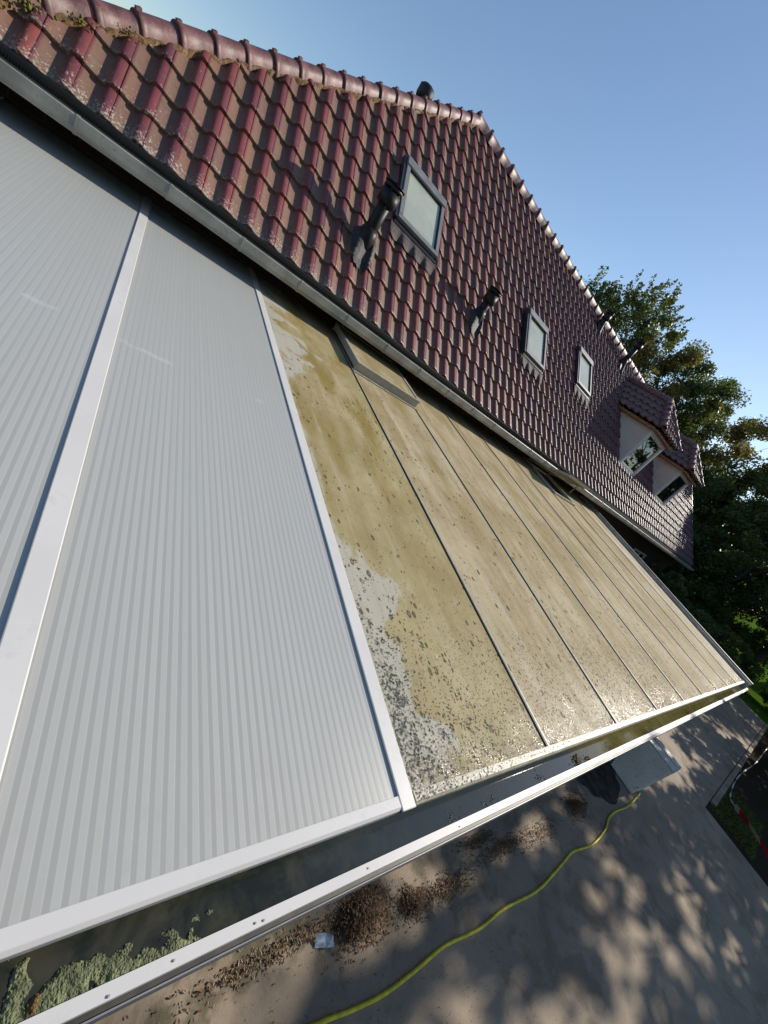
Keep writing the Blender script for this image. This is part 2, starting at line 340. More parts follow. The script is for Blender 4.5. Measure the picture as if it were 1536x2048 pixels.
def m_tape():
    m, nt, b = mat('red_white_tape'); t = NT(nt); u, v, _ = t.sep(t.uv())
    f = t.math('GREATER_THAN', t.math('FRACT', t.math('DIVIDE', u, 1.1)), .5)
    t.l(t.mix(f, C(.62, .64, .66), C(.55, .015, .03)), b.inputs['Base Color']); b.inputs['Roughness'].default_value = .4
    return m
M['tape'] = m_tape()

# ------------------------------------------------------------------ mesh helpers
def link(name, me, m, parent=None, smooth=False):
    o = bpy.data.objects.new(name, me); COL.objects.link(o)
    if m is not None: me.materials.append(m if not isinstance(m, str) else M[m])
    if parent: o.parent = parent; o.matrix_parent_inverse = parent.matrix_world.inverted()
    if smooth: me.polygons.foreach_set('use_smooth', [True] * len(me.polygons))
    return o
def tag(o, label=None, cat=None, group=None, kind=None):
    if label: o['label'] = label
    if cat: o['category'] = cat
    if group: o['group'] = group
    if kind: o['kind'] = kind
    return o
def thing(name, loc, label, cat, group=None):
    o = bpy.data.objects.new(name, None); COL.objects.link(o); o.location = loc
    o.matrix_world = Matrix.Translation(Vector(loc)); o.empty_display_size = .3
    return tag(o, label, cat, group)
class MB:
    def __init__(s): s.v = []; s.f = []; s.uv = []; s.sm = []
    def quad(s, a, b, c, d, uv=None, sm=False):
        i = len(s.v); s.v += [tuple(a), tuple(b), tuple(c), tuple(d)]; s.f.append((i, i + 1, i + 2, i + 3)); s.uv.append(uv); s.sm.append(sm)
    def poly(s, pts, uv=None):
        i = len(s.v); s.v += [tuple(p) for p in pts]; s.f.append(tuple(range(i, i + len(pts)))); s.uv.append(uv); s.sm.append(False)
    def hexa(s, c):   # 8 corners: bottom 0-3 ccw, top 4-7
        i = len(s.v); s.v += [tuple(p) for p in c]
        for q in ((3, 2, 1, 0), (4, 5, 6, 7), (0, 1, 5, 4), (1, 2, 6, 5), (2, 3, 7, 6), (3, 0, 4, 7)):
            s.f.append(tuple(i + k for k in q)); s.uv.append(None); s.sm.append(False)
    def box(s, x0, x1, y0, y1, z0, z1, P=None):
        P = P or (lambda a, b, c: (a, b, c))
        s.hexa([P(x0, y0, z0), P(x1, y0, z0), P(x1, y1, z0), P(x0, y1, z0), P(x0, y0, z1), P(x1, y0, z1), P(x1, y1, z1), P(x0, y1, z1)])
    def prism(s, prof, x0, x1, P):   # profile of (y,z) pairs extruded along x, P maps (x,y,z)
        n = len(prof)
        a = [P(x0, *q) for q in prof]; b = [P(x1, *q) for q in prof]
        i = len(s.v); s.v += [tuple(p) for p in a + b]
        for k in range(n):
            j = (k + 1) % n; s.f.append((i + k, i + j, i + n + j, i + n + k)); s.uv.append(None); s.sm.append(False)
        s.f.append(tuple(i + k for k in reversed(range(n)))); s.uv.append(None); s.sm.append(False)
        s.f.append(tuple(i + n + k for k in range(n))); s.uv.append(None); s.sm.append(False)
    def tube(s, pts, rad, seg=10, cap=True, closed=False):
        pts = [Vector(p) for p in pts]; n = len(pts)
        if not isinstance(rad, (list, tuple)): rad = [rad] * n
        i0 = len(s.v); up = None
        for k, p in enumerate(pts):
            d = (pts[min(k + 1, n - 1)] - pts[max(k - 1, 0)]).normalized()
            if up is None: up = Vector((0, 0, 1)) if abs(d.z) < .9 else Vector((1, 0, 0))
            a = (up - d * up.dot(d)).normalized(); bvec = d.cross(a); up = a
            for j in range(seg):
                t = 2 * math.pi * j / seg
                s.v.append(tuple(p + (a * math.cos(t) + bvec * math.sin(t)) * rad[k]))
        for k in range(n - 1):
            for j in range(seg):
                j2 = (j + 1) % seg
                s.f.append((i0 + k * seg + j, i0 + k * seg + j2, i0 + (k + 1) * seg + j2, i0 + (k + 1) * seg + j)); s.uv.append(None); s.sm.append(True)
        if cap:
            s.f.append(tuple(i0 + j for j in reversed(range(seg)))); s.uv.append(None); s.sm.append(False)
            s.f.append(tuple(i0 + (n - 1) * seg + j for j in range(seg))); s.uv.append(None); s.sm.append(False)
    def build(s, name, m, parent=None, bevel=0.0, fix=True):
        me = bpy.data.meshes.new(name); me.from_pydata(s.v, [], s.f)
        if any(u is not None for u in s.uv):
            ul = me.uv_layers.new(name='UVMap'); k = 0
            for f, u in zip(s.f, s.uv):
                for q in range(len(f)):
                    ul.data[k].uv = u[q] if u is not None else (s.v[f[q]][0], s.v[f[q]][1]); k += 1
        me.polygons.foreach_set('use_smooth', s.sm)
        if fix:
            bm = bmesh.new(); bm.from_mesh(me); bmesh.ops.recalc_face_normals(bm, faces=bm.faces); bm.to_mesh(me); bm.free()
        me.update()
        o = link(name, me, m, parent)
        if bevel:
            md = o.modifiers.new('bevel', 'BEVEL'); md.width = bevel; md.segments = 2; md.limit_method = 'ANGLE'; md.angle_limit = R(40)
        return o

# ------------------------------------------------------------------ pantile surfaces
TW, TG = .2294, .2995
PROF = [(0.0, .036), (.10, .028), (.24, .014), (.38, .004), (.50, .0), (.60, .002), (.645, .014), (.68, .030), (.73, .043), (.80, .048), (.89, .045), (.96, .039), (.995, .035)]
def tile_mesh(name, P, c0, c1, r0, r1, clips, m, parent, w=TW, g=TG, seed=1):
    rg = np.random.default_rng(seed)
    V = []; F = []; UV = []; CO = []; SM = []
    NP = len(PROF)
    secs = [(0.0, -.030), (0.0, .004), (.02, .008), (.10, .006), (.55, -.010), (1.06, -.026)]   # v fraction, extra lift
    for r in range(r0, r1):
        for c in range(c0, c1):
            rnd, r2 = rg.random(), rg.random(); dz = rg.normal(0, .0015); dv = rg.normal(0, .003); sk = rg.normal(0, .002); dx = rg.normal(0, .0012)
            base = len(V)
            for si, (vf, lf) in enumerate(secs):
                for (u, z) in PROF:
                    zz = z + .022 + lf + dz
                    if si == 0: zz = max(z * .85 - .010, z + .022 - .036)
                    V.append(P(c * w + u * w + dx, r * g + vf * g + dv + sk * (u - .5), zz))
            for si in range(len(secs) - 1):
                for k in range(NP - 1):
                    a = base + si * NP + k
                    F.append((a, a + 1, a + NP + 1, a + NP))
                    v0 = max(secs[si][0], 0); v1 = secs[si + 1][0]; u0 = PROF[k][0]; u1 = PROF[k + 1][0]
                    UV += [(u0, v0), (u1, v0), (u1, v1), (u0, v1)]; CO += [(rnd, r / 16.0, r2, 1)] * 4; SM.append(si > 0)
            # right side joint of the roll
            for si in range(1, len(secs) - 1):
                a = base + si * NP + NP - 1
                pa = V[a]; pb = V[a + NP]
                i = len(V)
                vf0, lf0 = secs[si]; vf1, lf1 = secs[si + 1]
                V.append(P(c * w + w + dx, r * g + vf0 * g + dv, .012 + lf0 + dz)); V.append(P(c * w + w + dx, r * g + vf1 * g + dv, .012 + lf1 + dz))
                F.append((a, i, i + 1, a + NP)); UV += [(1, vf0), (1, vf0), (1, vf1), (1, vf1)]; CO += [(rnd, r / 16.0, r2, 1)] * 4; SM.append(False)
    me = bpy.data.meshes.new(name); me.from_pydata([tuple(p) for p in V], [], F)
    ul = me.uv_layers.new(name='UVMap'); ul.data.foreach_set('uv', np.array(UV, dtype=np.float32).ravel())
    ca = me.color_attributes.new('tile', 'FLOAT_COLOR', 'CORNER'); ca.data.foreach_set('color', np.array(CO, dtype=np.float32).ravel())
    me.polygons.foreach_set('use_smooth', SM)
    bm = bmesh.new(); bm.from_mesh(me)
    for (pt, nn) in clips:
        bmesh.ops.bisect_plane(bm, geom=bm.verts[:] + bm.edges[:] + bm.faces[:], plane_co=Vector(pt), plane_no=Vector(nn), clear_outer=True)
    bm.to_mesh(me); bm.free(); me.update()
    return link(name, me, m, parent)

def ridge_run(name, p0, p1, up, pitch, rad, parent, m='ridge', seed=3, sweep=1.0, taper=.86, skirt=.05):
    """half-round ridge tiles laid from p0 (low) to p1 (high), each overlapping the one below it"""
    mb = MB(); p0 = Vector(p0); p1 = Vector(p1); d = (p1 - p0); L = d.length; d.normalize()
    up = (Vector(up) - d * Vector(up).dot(d)).normalized(); sd = d.cross(up)
    n = max(1, round(L / pitch)); st = L / n; rg = random.Random(seed); SEG = 14
    for k in range(n):
        a = p0 + d * (k * st - .03); j = rg.uniform(-.004, .004); jr = rg.uniform(-.012, .012)
        secs = [(0, rad * .86), (0, rad * 1.07), (.006, rad * 1.10), (.045, rad * 1.09), (.052, rad * 1.0), (st * .6, rad * .95), (st + .03, rad * taper)]
        i0 = len(mb.v)
        for (t, r) in secs:
            for q in range(SEG + 1):
                th = math.pi * q / SEG * sweep + (1 - sweep) * math.pi / 2
                x = math.cos(th); y = math.sin(th)
                dn = 0
                mb.v.append(tuple(a + d * t + sd * (x * r + jr * .3) + up * (y * r + j - (skirt * (abs(x) ** 6)))))
        W = SEG + 1
        for s in range(len(secs) - 1):
            for q in range(SEG):
                mb.f.append((i0 + s * W + q, i0 + s * W + q + 1, i0 + (s + 1) * W + q + 1, i0 + (s + 1) * W + q)); mb.uv.append(None); mb.sm.append(s >= 4 or s == 2)
        # clip nib on top of each collar
        c = a + d * .028 + up * (rad * 1.09)
        e = .014
        mb.hexa([c + d * sx * .022 + sd * sy * e + up * sz * .016 for sz in (-.5, 1) for (sx, sy) in ((-1, -1), (1, -1), (1, 1), (-1, 1))])
    return mb.build(name, M[m], parent, fix=False)

# ------------------------------------------------------------------ SETTING
def sheet(name, pts, z, m, kind='structure'):
    mb = MB(); mb.poly([(x, y, z) for x, y in pts]); o = mb.build(name, M[m], fix=False); tag(o, kind=kind); return o
sheet('ground', [(-400, -400), (400, -400), (400, 400), (-400, 400)], GZ, 'ground')
mb = MB(); mb.box(-8, 11.02, -6.0, 6.0, GZ - .1, GZ + .025)
mb.box(11.045, 26, -1.18, 6.0, GZ - .1, GZ + .022)
tag(mb.build('path', M['concrete'], bevel=.01), kind='structure')
mb = MB(); pts = []
for k in range(70):
    t = 2 * math.pi * k / 70; rr = 1 + .12 * math.sin(3 * t) + .07 * math.sin(7 * t + 1)
    pts.append((7.55 + .68 * rr * math.cos(t), -.02 + .30 * rr * math.sin(t), GZ + .032))
mb.poly(pts); tag(mb.build('soil', M['soil'], fix=False), kind='structure')
mb = MB(); mb.box(11.6, 26, -1.30, -1.19, GZ - .1, GZ + .05); tag(mb.build('kerb', M['concrete'], bevel=.01), kind='structure')

# ------------------------------------------------------------------ HOUSE
house = thing('house', (10.5, 8.05, GZ), 'brick house with dark red glazed pantile roof, two dormers and three roof windows', 'house')
X_END = 21.4; V_EAVE = .905 * K; V_RIDGE = 7.88
hipA = RP(-1.26, 3.12); hipB = RP(3.86, V_RIDGE)
hd = (hipB - hipA).normalized(); inpl = hd.cross(Nr); inpl = inpl if inpl.x > 0 else -inpl
hipA = hipA - inpl * .095; hipB = hipB - inpl * .095        # axis of the hip on the plane of the tiles
hipcut = hd.cross(Vector((0, 0, 1))).normalized()           # horizontal normal of the vertical plane through the hip
if hipcut.x > 0: hipcut = -hipcut
Pm = lambda x, v, n: RP(x - .787, v + V_EAVE, n - .028)
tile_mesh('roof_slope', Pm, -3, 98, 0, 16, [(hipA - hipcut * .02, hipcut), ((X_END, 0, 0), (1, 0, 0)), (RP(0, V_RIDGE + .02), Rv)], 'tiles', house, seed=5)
house_y = 2 * hipB.y
hipA2 = Vector((hipA.x, house_y - hipA.y, hipA.z))
mb = MB()
mb.poly([hipA, hipB, hipA2]); mb.poly([hipA2, hipB, (X_END, hipB.y, hipB.z), (X_END, hipA2.y, hipA2.z)])
mb.poly([hipA - Nr * .05, Vector((X_END - .05, 0, 0)) + Vector((0, hipA.y, hipA.z)) - Nr * .05, Vector((X_END - .05, hipB.y, hipB.z)) - Nr * .05, hipB - Nr * .05])
tag(mb.build('rear_roof', M['tiles'], house, fix=False))
ridge_run('hip_ridge', hipA - Nr * .0, hipB, Vector((-.33, -.40, .86)), .341, .094, house)
ridge_run('ridge_capping', hipB + Vector((-.05, .0, .0)), Vector((X_END, hipB.y, hipB.z)), (0, -.15, 1), .36, .10, house, seed=8)
# mortar bed and moss below the hip tiles
mb = MB(); rg = random.Random(2); L = (hipB - hipA).length; n = 150
prev = None
for k in range(n + 1):
    c = hipA + hd * (L * k / n); e = .104 + rg.uniform(-.008, .016)
    q = [c + inpl * .06 + Nr * .03, c + inpl * (e - .012) + Nr * (.034 + rg.uniform(-.008, .008)), c + inpl * e + Nr * (-.02)]
    if prev: mb.quad(prev[0], q[0], q[1], prev[1], sm=True); mb.quad(prev[1], q[1], q[2], prev[2], sm=True)
    prev = q
mb.build('mortar_bed', M['mortar'], house, fix=False)
mb = MB()
for (xx, vv, rr) in [(-1.02, 3.42, .045), (-.90, 3.50, .05), (-.70, 3.70, .04), (-.42, 3.93, .03), (-1.1, 3.33, .05)]:
    for k in range(45):
        c = RP(xx + rg.gauss(0, .06), vv + rg.gauss(0, .03), .035 + rg.uniform(0, .02)); r = rr * rg.uniform(.10, .28)
        mb.tube([c - Nr * r, c - Nr * r * .3, c + Nr * r * .5, c + Nr * r], [r * .5, r, r * .8, r * .1], 7)
tag(mb.build('moss', M['moss'], house), kind='stuff')
# eaves: bird comb, gutter, brackets, soffit
mb = MB(); mb.prism([(4.60, -.335), (4.74, -.335), (4.74, -.30), (4.615, -.262)], -4, X_END, lambda x, y, z: (x, y, z))
x = -3.0
while x < 9: mb.box(x, x + .006, 4.592, 4.60, -.33, -.275); x += .016
mb.build('eaves_comb', M['black'], house)
gp = [(4.4500, -0.3440), (4.4560, -0.3380), (4.4720, -0.3380), (4.4720, -0.3520), (4.4620, -0.3540), (4.4620, -0.4400), (4.6200, -0.4400), (4.6200, -0.3220), (4.6600, -0.3220), (4.6600, -0.4540), (4.4750, -0.4540), (4.4500, -0.4170)]
mb = MB(); mb.prism(gp, -5, X_END + .05, lambda x, y, z: (x, y, z)); gut = mb.build('roof_gutter', M['zinc'], house)
x = -4.2
while x < X_END:
    mb = MB(); mb.prism([(4.4470, -0.3440), (4.4530, -0.3340), (4.4740, -0.3340), (4.4740, -0.3380), (4.4470, -0.3420), (4.4580, -0.4220), (4.4800, -0.4540), (4.6200, -0.4540), (4.6200, -0.4590), (4.4740, -0.4590), (4.4470, -0.4180)], x, x + .022, lambda x, y, z: (x, y, z))
    mb.build('gutter_bracket', M['zinc'], gut); x += .62
mb = MB(); mb.box(-4.9, X_END - .1, 4.70, 5.12, -.40, -.37); mb.build('soffit', M['darkframe'], house)
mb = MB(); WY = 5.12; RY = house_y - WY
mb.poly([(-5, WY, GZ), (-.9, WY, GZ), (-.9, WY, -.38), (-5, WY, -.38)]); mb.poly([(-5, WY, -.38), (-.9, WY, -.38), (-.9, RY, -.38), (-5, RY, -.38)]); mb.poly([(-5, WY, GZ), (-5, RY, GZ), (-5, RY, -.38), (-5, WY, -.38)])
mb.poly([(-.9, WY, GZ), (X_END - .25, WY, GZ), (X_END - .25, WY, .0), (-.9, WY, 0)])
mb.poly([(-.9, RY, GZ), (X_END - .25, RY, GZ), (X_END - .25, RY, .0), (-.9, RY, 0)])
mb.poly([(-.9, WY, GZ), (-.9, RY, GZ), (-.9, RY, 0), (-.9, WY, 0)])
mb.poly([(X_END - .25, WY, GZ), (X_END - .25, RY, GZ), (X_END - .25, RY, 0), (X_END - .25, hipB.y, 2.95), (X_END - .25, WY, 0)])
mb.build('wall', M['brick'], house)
def wall_window(x0, x1, z0, z1):
    mb = MB()
    for (a, b_, c, d) in ((x0, x1, z0, z0 + .06), (x0, x1, z1 - .06, z1), (x0, x0 + .06, z0 + .06, z1 - .06), (x1 - .06, x1, z0 + .06, z1 - .06), ((x0 + x1) / 2 - .03, (x0 + x1) / 2 + .03, z0 + .06, z1 - .06)):
        mb.box(a, b_, WY - .06, WY - .003, c, d)
    f = mb.build('window', M['white_frame'], house)
    mb = MB(); mb.box(x0 + .05, x1 - .05, WY - .03, WY - .02, z0 + .05, z1 - .05); mb.build('pane', M['darkglass'], f)
wall_window(13.2, 14.6, -2.4, -1.0); wall_window(16.4, 17.8, -2.4, -1.0)
# verge tiles at the far gable
mb = MB()
for r in range(16):
    P_ = lambda x, v, n: RP(x, v, n)
    v0 = V_EAVE + r * TG
    mb.hexa([P_(X_END - .10, v0 - .01, .0), P_(X_END + .03, v0 - .01, .0), P_(X_END + .03, v0 + TG, -.02), P_(X_END - .10, v0 + TG, -.02),
             P_(X_END - .10, v0 - .01, .062), P_(X_END + .03, v0 - .01, .062), P_(X_END + .03, v0 + TG, .035), P_(X_END - .10, v0 + TG, .035)])
    mb.box(X_END + .005, X_END + .03, v0 - .01, v0 + TG - .015, -.16, .0, P=lambda a, b, c: tuple(RP(a, b, c)))
mb.build('verge', M['steel'], house)

# roof windows
def roof_window(x0, x1, v0, v1, label, group='roof windows'):
    P_ = lambda a, b, c: tuple(RP(a, b, c)); t = .060; n0, n1 = -.02, .115
    mb = MB()
    mb.box(x0, x0 + t, v0 + t, v1 - t, n0, n1, P_); mb.box(x1 - t, x1, v0 + t, v1 - t, n0, n1, P_); mb.box(x0, x1, v0, v0 + t, n0, n1 - .004, P_)
    fr = mb.build('roof_window', M['frame'], house, bevel=.004); fr['label'] = label
    mb = MB(); mb.box(x0 - .008, x1 + .008, v1 - t - .045, v1 + .02, n0, n1 + .018, P_); mb.build('hood', M['frame'], fr, bevel=.005)
    mb = MB(); mb.box(x0 - .05, x0 - .002, v0 - .02, v1 + .02, n0, n1 - .012, P_); mb.box(x1 + .002, x1 + .022, v0 - .02, v1 + .02, n0, n1 - .03, P_); mb.box(x0 - .022, x1 + .022, v0 - .075, v0 - .002, n0, n1 - .05, P_)  # left strip made wide and dark to stand for the unlit frame side
    mb.build('flashing_and_shade_strip', M['darkframe'], fr)
    mb = MB(); q = .012
    for (a, b_, c, d) in ((x0 + t, x1 - t, v0 + t, v0 + t + q), (x0 + t, x1 - t, v1 - t - .045 - q, v1 - t - .045), (x0 + t, x0 + t + q, v0 + t + q, v1 - t - .045 - q), (x1 - t - q, x1 - t, v0 + t + q, v1 - t - .045 - q)):
        mb.box(a, b_, c, d, .06, n1 - .012, P_)
    mb.build('gasket', M['rubber'], fr)
    mb = MB(); mb.box(x0 + t + q, x1 - t - q, v0 + t + q, v1 - t - .04 - q, .05, .083, P_); mb.build('pane', M['paleglass'], fr)
    # pleated lead apron dressed over the tiles below
    mb = MB(); NX = 60; rows = [(-.07, .052), (-.13, .050), (-.20, .046), (-.27, .040)]
    g = []
    for vo, nn in rows:
        line = []
        for i in range(NX + 1):
            xx = x0 - .06 + (x1 - x0 + .12) * i / NX; u = ((xx + .787) / TW) % 1.0
            z = np.interp(u, [a for a, _ in PROF], [b for _, b in PROF]) - .028 + .028
            k = (-vo - .07) / .20
            line.append(RP(xx, v0 + vo - (.02 * math.sin(xx * 29) * k), nn * (1 - k) + (z + .012) * k + .004))
        g.append(line)
    for a in range(len(rows) - 1):
        for i in range(NX): mb.quad(g[a][i], g[a][i + 1], g[a + 1][i + 1], g[a + 1][i], sm=True)
    mb.build('lead_apron', M['pale_lead'], fr, fix=False)
roof_window(2.42, 3.21, 4.68, 5.62, 'largest roof window, beside the big black flue pipe')
roof_window(5.82, 6.56, 4.70, 5.60, 'middle roof window, reflecting blue sky')
roof_window(8.19, 8.93, 5.27, 6.18, 'roof window highest on the slope, near the first dormer')

# flues
def flue(x, v, h, r, label, coll=True):
    b0 = RP(x, v, .02); mb = MB()
    z = Vector((0, 0, 1))
    mb.tube([b0 - z * .1, b0 + z * h], r * .80, 20)
    fl = mb.build('flue_pipe', M['pipe'], house); fl['label'] = label
    mb = MB(); mb.tube([b0 - z * .12, b0 + z * .10, b0 + z * .16, b0 + z * .165, b0 + z * .19], [r * 1.15, r * 1.10, r * 1.05, r * .98, r * .82], 20); mb.build('pipe_sleeve', M['pipe'], fl)
    mb = MB(); t0 = b0 + z * (h - .18)
    mb.tube([t0, t0 + z * .02, t0 + z * .15], [r * .84, r * 1.22, r * 1.22], 22)
    mb.tube([t0 + z * .165, t0 + z * .215], r * 1.22, 22); mb.tube([t0 + z * .215, t0 + z * .228], r * 1.34, 22)
    for k in range(6):
        a = k * math.pi / 3; c = t0 + Vector((math.cos(a), math.sin(a), 0)) * r * 1.05
        mb.tube([c + z * .14, c + z * .17], r * .16, 6)
    mb.build('flue_cap', M['pipe'], fl)
    mb = MB(); N = 26; g = []
    for j in range(9):
        line = []
        for i in range(N + 1):
            a = -1 + 2 * i / N; b_ = -1.5 + 2.0 * j / 8
            wv = 1.0 if b_ > 0 else 1.0 - .45 * (b_ / -1.5) ** 2
            xx = x + a * 1.7 * r * wv; vv = v + b_ * 2.3 * r + .01 * math.sin(9 * a)
            u = ((xx + .787) / TW) % 1.0; zt = np.interp(u, [q[0] for q in PROF], [q[1] for q in PROF])
            rr = math.hypot(xx - x, vv - v); cone = max(0, .10 * (1 - rr / (r * 2.4)))
            line.append(RP(xx, vv, zt + .010 + cone))
        g.append(line)
    for a in range(8):
        for i in range(N): mb.quad(g[a][i], g[a][i + 1], g[a + 1][i + 1], g[a + 1][i], sm=True)
    mb.build('lead_flashing', M['lead'], fl, fix=False)
flue(2.03, 3.98, .62, .098, 'big black flue pipe on the lower slope near the largest roof window')
flue(4.31, 4.42, .46, .088, 'black flue pipe left of the middle roof window')
flue(9.50, 7.62, .34, .085, 'short black vent pipe just below the ridge')
flue(11.27, 7.45, .70, .095, 'tall black flue pipe just below the ridge')
# box-shaped cap peeking over the hip
def ridge_vent():
    c = Vector((2.62, 7.55, 2.42)); mb = MB()
    mb.tube([c - Vector((0, 0, .5)), c], .06, 14); f = mb.build('vent_pipe', M['pipe'], house); f['label'] = 'black vent whose hooded cap peeks over the hip ridge'
    mb = MB(); mb.tube([c, c + Vector((0, 0, .05)), c + Vector((0, 0, .16)), c + Vector((0, 0, .20))], [.10, .13, .13, .085], 8); mb.build('vent_hood', M['black'], f)
ridge_vent()

# dormers
def dormer(dx, label):
    x0, x1, y0 = 11.44 + dx, 12.70 + dx, 5.58; zs, zt = .66, 1.80; xm = (x0 + x1) / 2; ze = 1.93; zr = 2.72
    def yroof(z): return (z + K / math.cos(BB)) / math.tan(BB)      # y of the main roof surface at height z
    mb = MB()
    yb = yroof(zs) ; yt = yroof(zt + .12)
    for xx, s in ((x0, 1), (x1, -1)):
        if s < 0: d = mb.build('dormer', M['render'], house); d['label'] = label; mb = MB()
        mb.hexa([(xx, y0 + .06, zs - .02), (xx, yb + .03, zs - .04), (xx + s * .05, yb + .03, zs - .04), (xx + s * .05, y0 + .06, zs - .02),
                 (xx, y0 + .06, zt + .10), (xx, yt + .03, zt + .10), (xx + s * .05, yt + .03, zt + .10), (xx + s * .05, y0 + .06, zt + .10)])
    mb.build('cheek', M['render'], d)
    mb = MB(); t = .085
    for (a, b_, c, e) in ((x0 - .015, x1 + .015, zs - .01, zs + t), (x0 - .015, x1 + .015, zt - t, zt), (x0 - .015, x0 + t, zs + t, zt - t), (x1 - t, x1 + .015, zs + t, zt - t)):
        mb.box(a, b_, y0, y0 + .06, c, e)
    mb.box(x0 + t, x0 + t + .03, y0 + .02, y0 + .06, zs + t, zt - t); mb.box(x1 - t - .03, x1 - t, y0 + .02, y0 + .06, zs + t, zt - t)
    mb.box(x0 + t, x1 - t, y0 + .02, y0 + .06, zt - t - .03, zt - t); mb.box(x0 + t, x1 - t, y0 + .02, y0 + .06, zs + t, zs + t + .03)
    mb.box(x0 - .03, x1 + .03, y0 - .04, y0 + .06, zs - .04, zs - .012)
    mb.build('window_frame', M['white_frame'], d, bevel=.004)
    mb = MB(); mb.box(x0 + t + .02, x1 - t - .02, y0 + .045, y0 + .052, zs + t + .02, zt - t - .02); mb.build('pane', M['darkglass'], d)
    # boarded eaves box
    ex0, ex1, ey = x0 - .22, x1 + .22, y0 - .20
    mb = MB()
    mb.box(ex0 + .06, ex1 - .06, ey + .06, y0 + .0, zt + .004, zt + .05); 
    mb.hexa([(ex0 + .06, y0, zt + .004), (x0 - .002, y0, zt + .004), (x0 - .002, yroof(zt) + .2, zt + .004), (ex0 + .06, yroof(zt) + .2, zt + .004), (ex0 + .06, y0, zt + .05), (x0 - .002, y0, zt + .05), (x0 - .002, yroof(zt) + .2, zt + .05), (ex0 + .06, yroof(zt) + .2, zt + .05)])
    mb.hexa([(x1 + .002, y0, zt + .004), (ex1 - .06, y0, zt + .004), (ex1 - .06, yroof(zt) + .2, zt + .004), (x1 + .002, yroof(zt) + .2, zt + .004), (x1 + .002, y0, zt + .05), (ex1 - .06, y0, zt + .05), (ex1 - .06, yroof(zt) + .2, zt + .05), (x1 + .002, yroof(zt) + .2, zt + .05)])
    mb.build('eaves_board', M['wood'], d)
    half = xm - ex0; sl = math.atan2(zr - ze, half); ca, sa = math.cos(sl), math.sin(sl)
    run = half                                   # equal pitch hip at the front
    apex = Vector((xm, ey + run, zr)); cL = Vector((ex0, ey, ze - .0)); cR = Vector((ex1, ey, ze))
    yb_r = yroof(zr) + .5
    back = ((0, 0, 0), tuple(-Nr))
    mainclip = (Nr * (-K), -Nr)                   # keep what is outside the main roof
    ssl = math.hypot(half, zr - ze)
    # left slope: u along -Y, v up the slope, n outward
    PL = lambda u, v, n: Vector((ex0, yb_r, ze)) + Vector((0, -1, 0)) * u + Vector((ca, 0, sa)) * v + Vector((-sa, 0, ca)) * (n - .02)
    PR = lambda u, v, n: Vector((ex1, ey, ze)) + Vector((0, 1, 0)) * u + Vector((-ca, 0, sa)) * v + Vector((sa, 0, ca)) * (n - .02)
    PF = lambda u, v, n: Vector((ex0, ey, ze)) + Vector((1, 0, 0)) * u + Vector((0, ca, sa)) * v + Vector((0, -sa, ca)) * (n - .02)
    hl = (apex - cL); hnL = Vector((hl.y, -hl.x, 0)).normalized()      # vertical plane through left hip, normal toward +x,-y
    hr = (apex - cR); hnR = Vector((-hr.y, hr.x, 0)).normalized()      # toward -x,-y
    nr = math.ceil(ssl / .27); nc = math.ceil((yb_r - ey) / TW) + 1
    tile_mesh('dormer_roof', PL, 0, nc, 0, nr, [(apex, (1, 0, 0)), (cL, hnL), (RP(0, 0, 0), tuple(-Nr))], 'tiles', d, g=.27, seed=21)
    tile_mesh('dormer_roof', PR, 0, nc, 0, nr, [(apex, (-1, 0, 0)), (cR, hnR), (RP(0, 0, 0), tuple(-Nr))], 'tiles', d, g=.27, seed=22)
    tile_mesh('dormer_roof', PF, 0, math.ceil((ex1 - ex0) / TW), 0, nr, [(cL, -hnL), (cR, -hnR)], 'tiles', d, g=.27, seed=23)
    ridge_run('hip_tiles', cL + Vector((-.0, -.0, .02)), apex + Vector((0, 0, .03)), (-.4, -.4, 1), .27, .095, d, seed=4)
    ridge_run('hip_tiles', cR + Vector((0, 0, .02)), apex + Vector((0, 0, .03)), (.4, -.4, 1), .27, .095, d, seed=5)
    ridge_run('ridge_tiles', apex + Vector((0, 0, .02)), Vector((xm, yroof(zr) + .1, zr + .02)), (0, 0, 1), .33, .095, d, seed=6)
dormer(0, 'nearer dormer with cream cheek and white window'); dormer(3.52, 'farther dormer with cream cheek and white window')

# ------------------------------------------------------------------ VERANDA
ver = thing('veranda', (5.2, 2.6, GZ), 'long lean-to veranda with polycarbonate roof, new grey panels left, algae-stained panels right', 'veranda')
PITCH = 1.029; XB = [.044 + PITCH * n for n in range(-4, 11)]
VT = 5.10; VB = .075
for i in range(len(XB) - 1):
    a, b_ = XB[i], XB[i + 1]
    kind = 'new' if b_ < 1.2 else ('old1' if b_ < 2.2 else ('cream' if i == len(XB) - 2 else 'old'))
    lift = .0
    mb = MB()
    top = VT if not (abs(a - 7.247) < .1) else 3.92
    a2, b2 = a + .015, b_ - .015
    def uvq(x0, x1, v0, v1): return [(x0, v0), (x1, v0), (x1, v1), (x0, v1)]
    mb.quad(VP(a2, VB), VP(b2, VB), VP(b2, top), VP(a2, top), uv=uvq(a2, b2, VB, top))
    mb.quad(VP(b2, VB, -.016), VP(a2, VB, -.016), VP(a2, top, -.016), VP(b2, top, -.016), uv=uvq(b2, a2, VB, top))
    mb.quad(VP(a2, VB, -.016), VP(b2, VB, -.016), VP(b2, VB), VP(a2, VB), uv=uvq(a2, b2, VB, VB))
    mb.quad(VP(a2, top, -.016), VP(b2, top, -.016), VP(b2, top), VP(a2, top), uv=uvq(a2, b2, top, top))
    o = mb.build('roof_panel', M[kind], ver, fix=False)
    o['label'] = {'new': 'clean new grey ribbed panel', 'old1': 'algae-stained panel beside the last white bar, with foam and scrubbed patches', 'old': 'dirty beige panel speckled with algae', 'cream': 'pale cream end panel'}[kind]
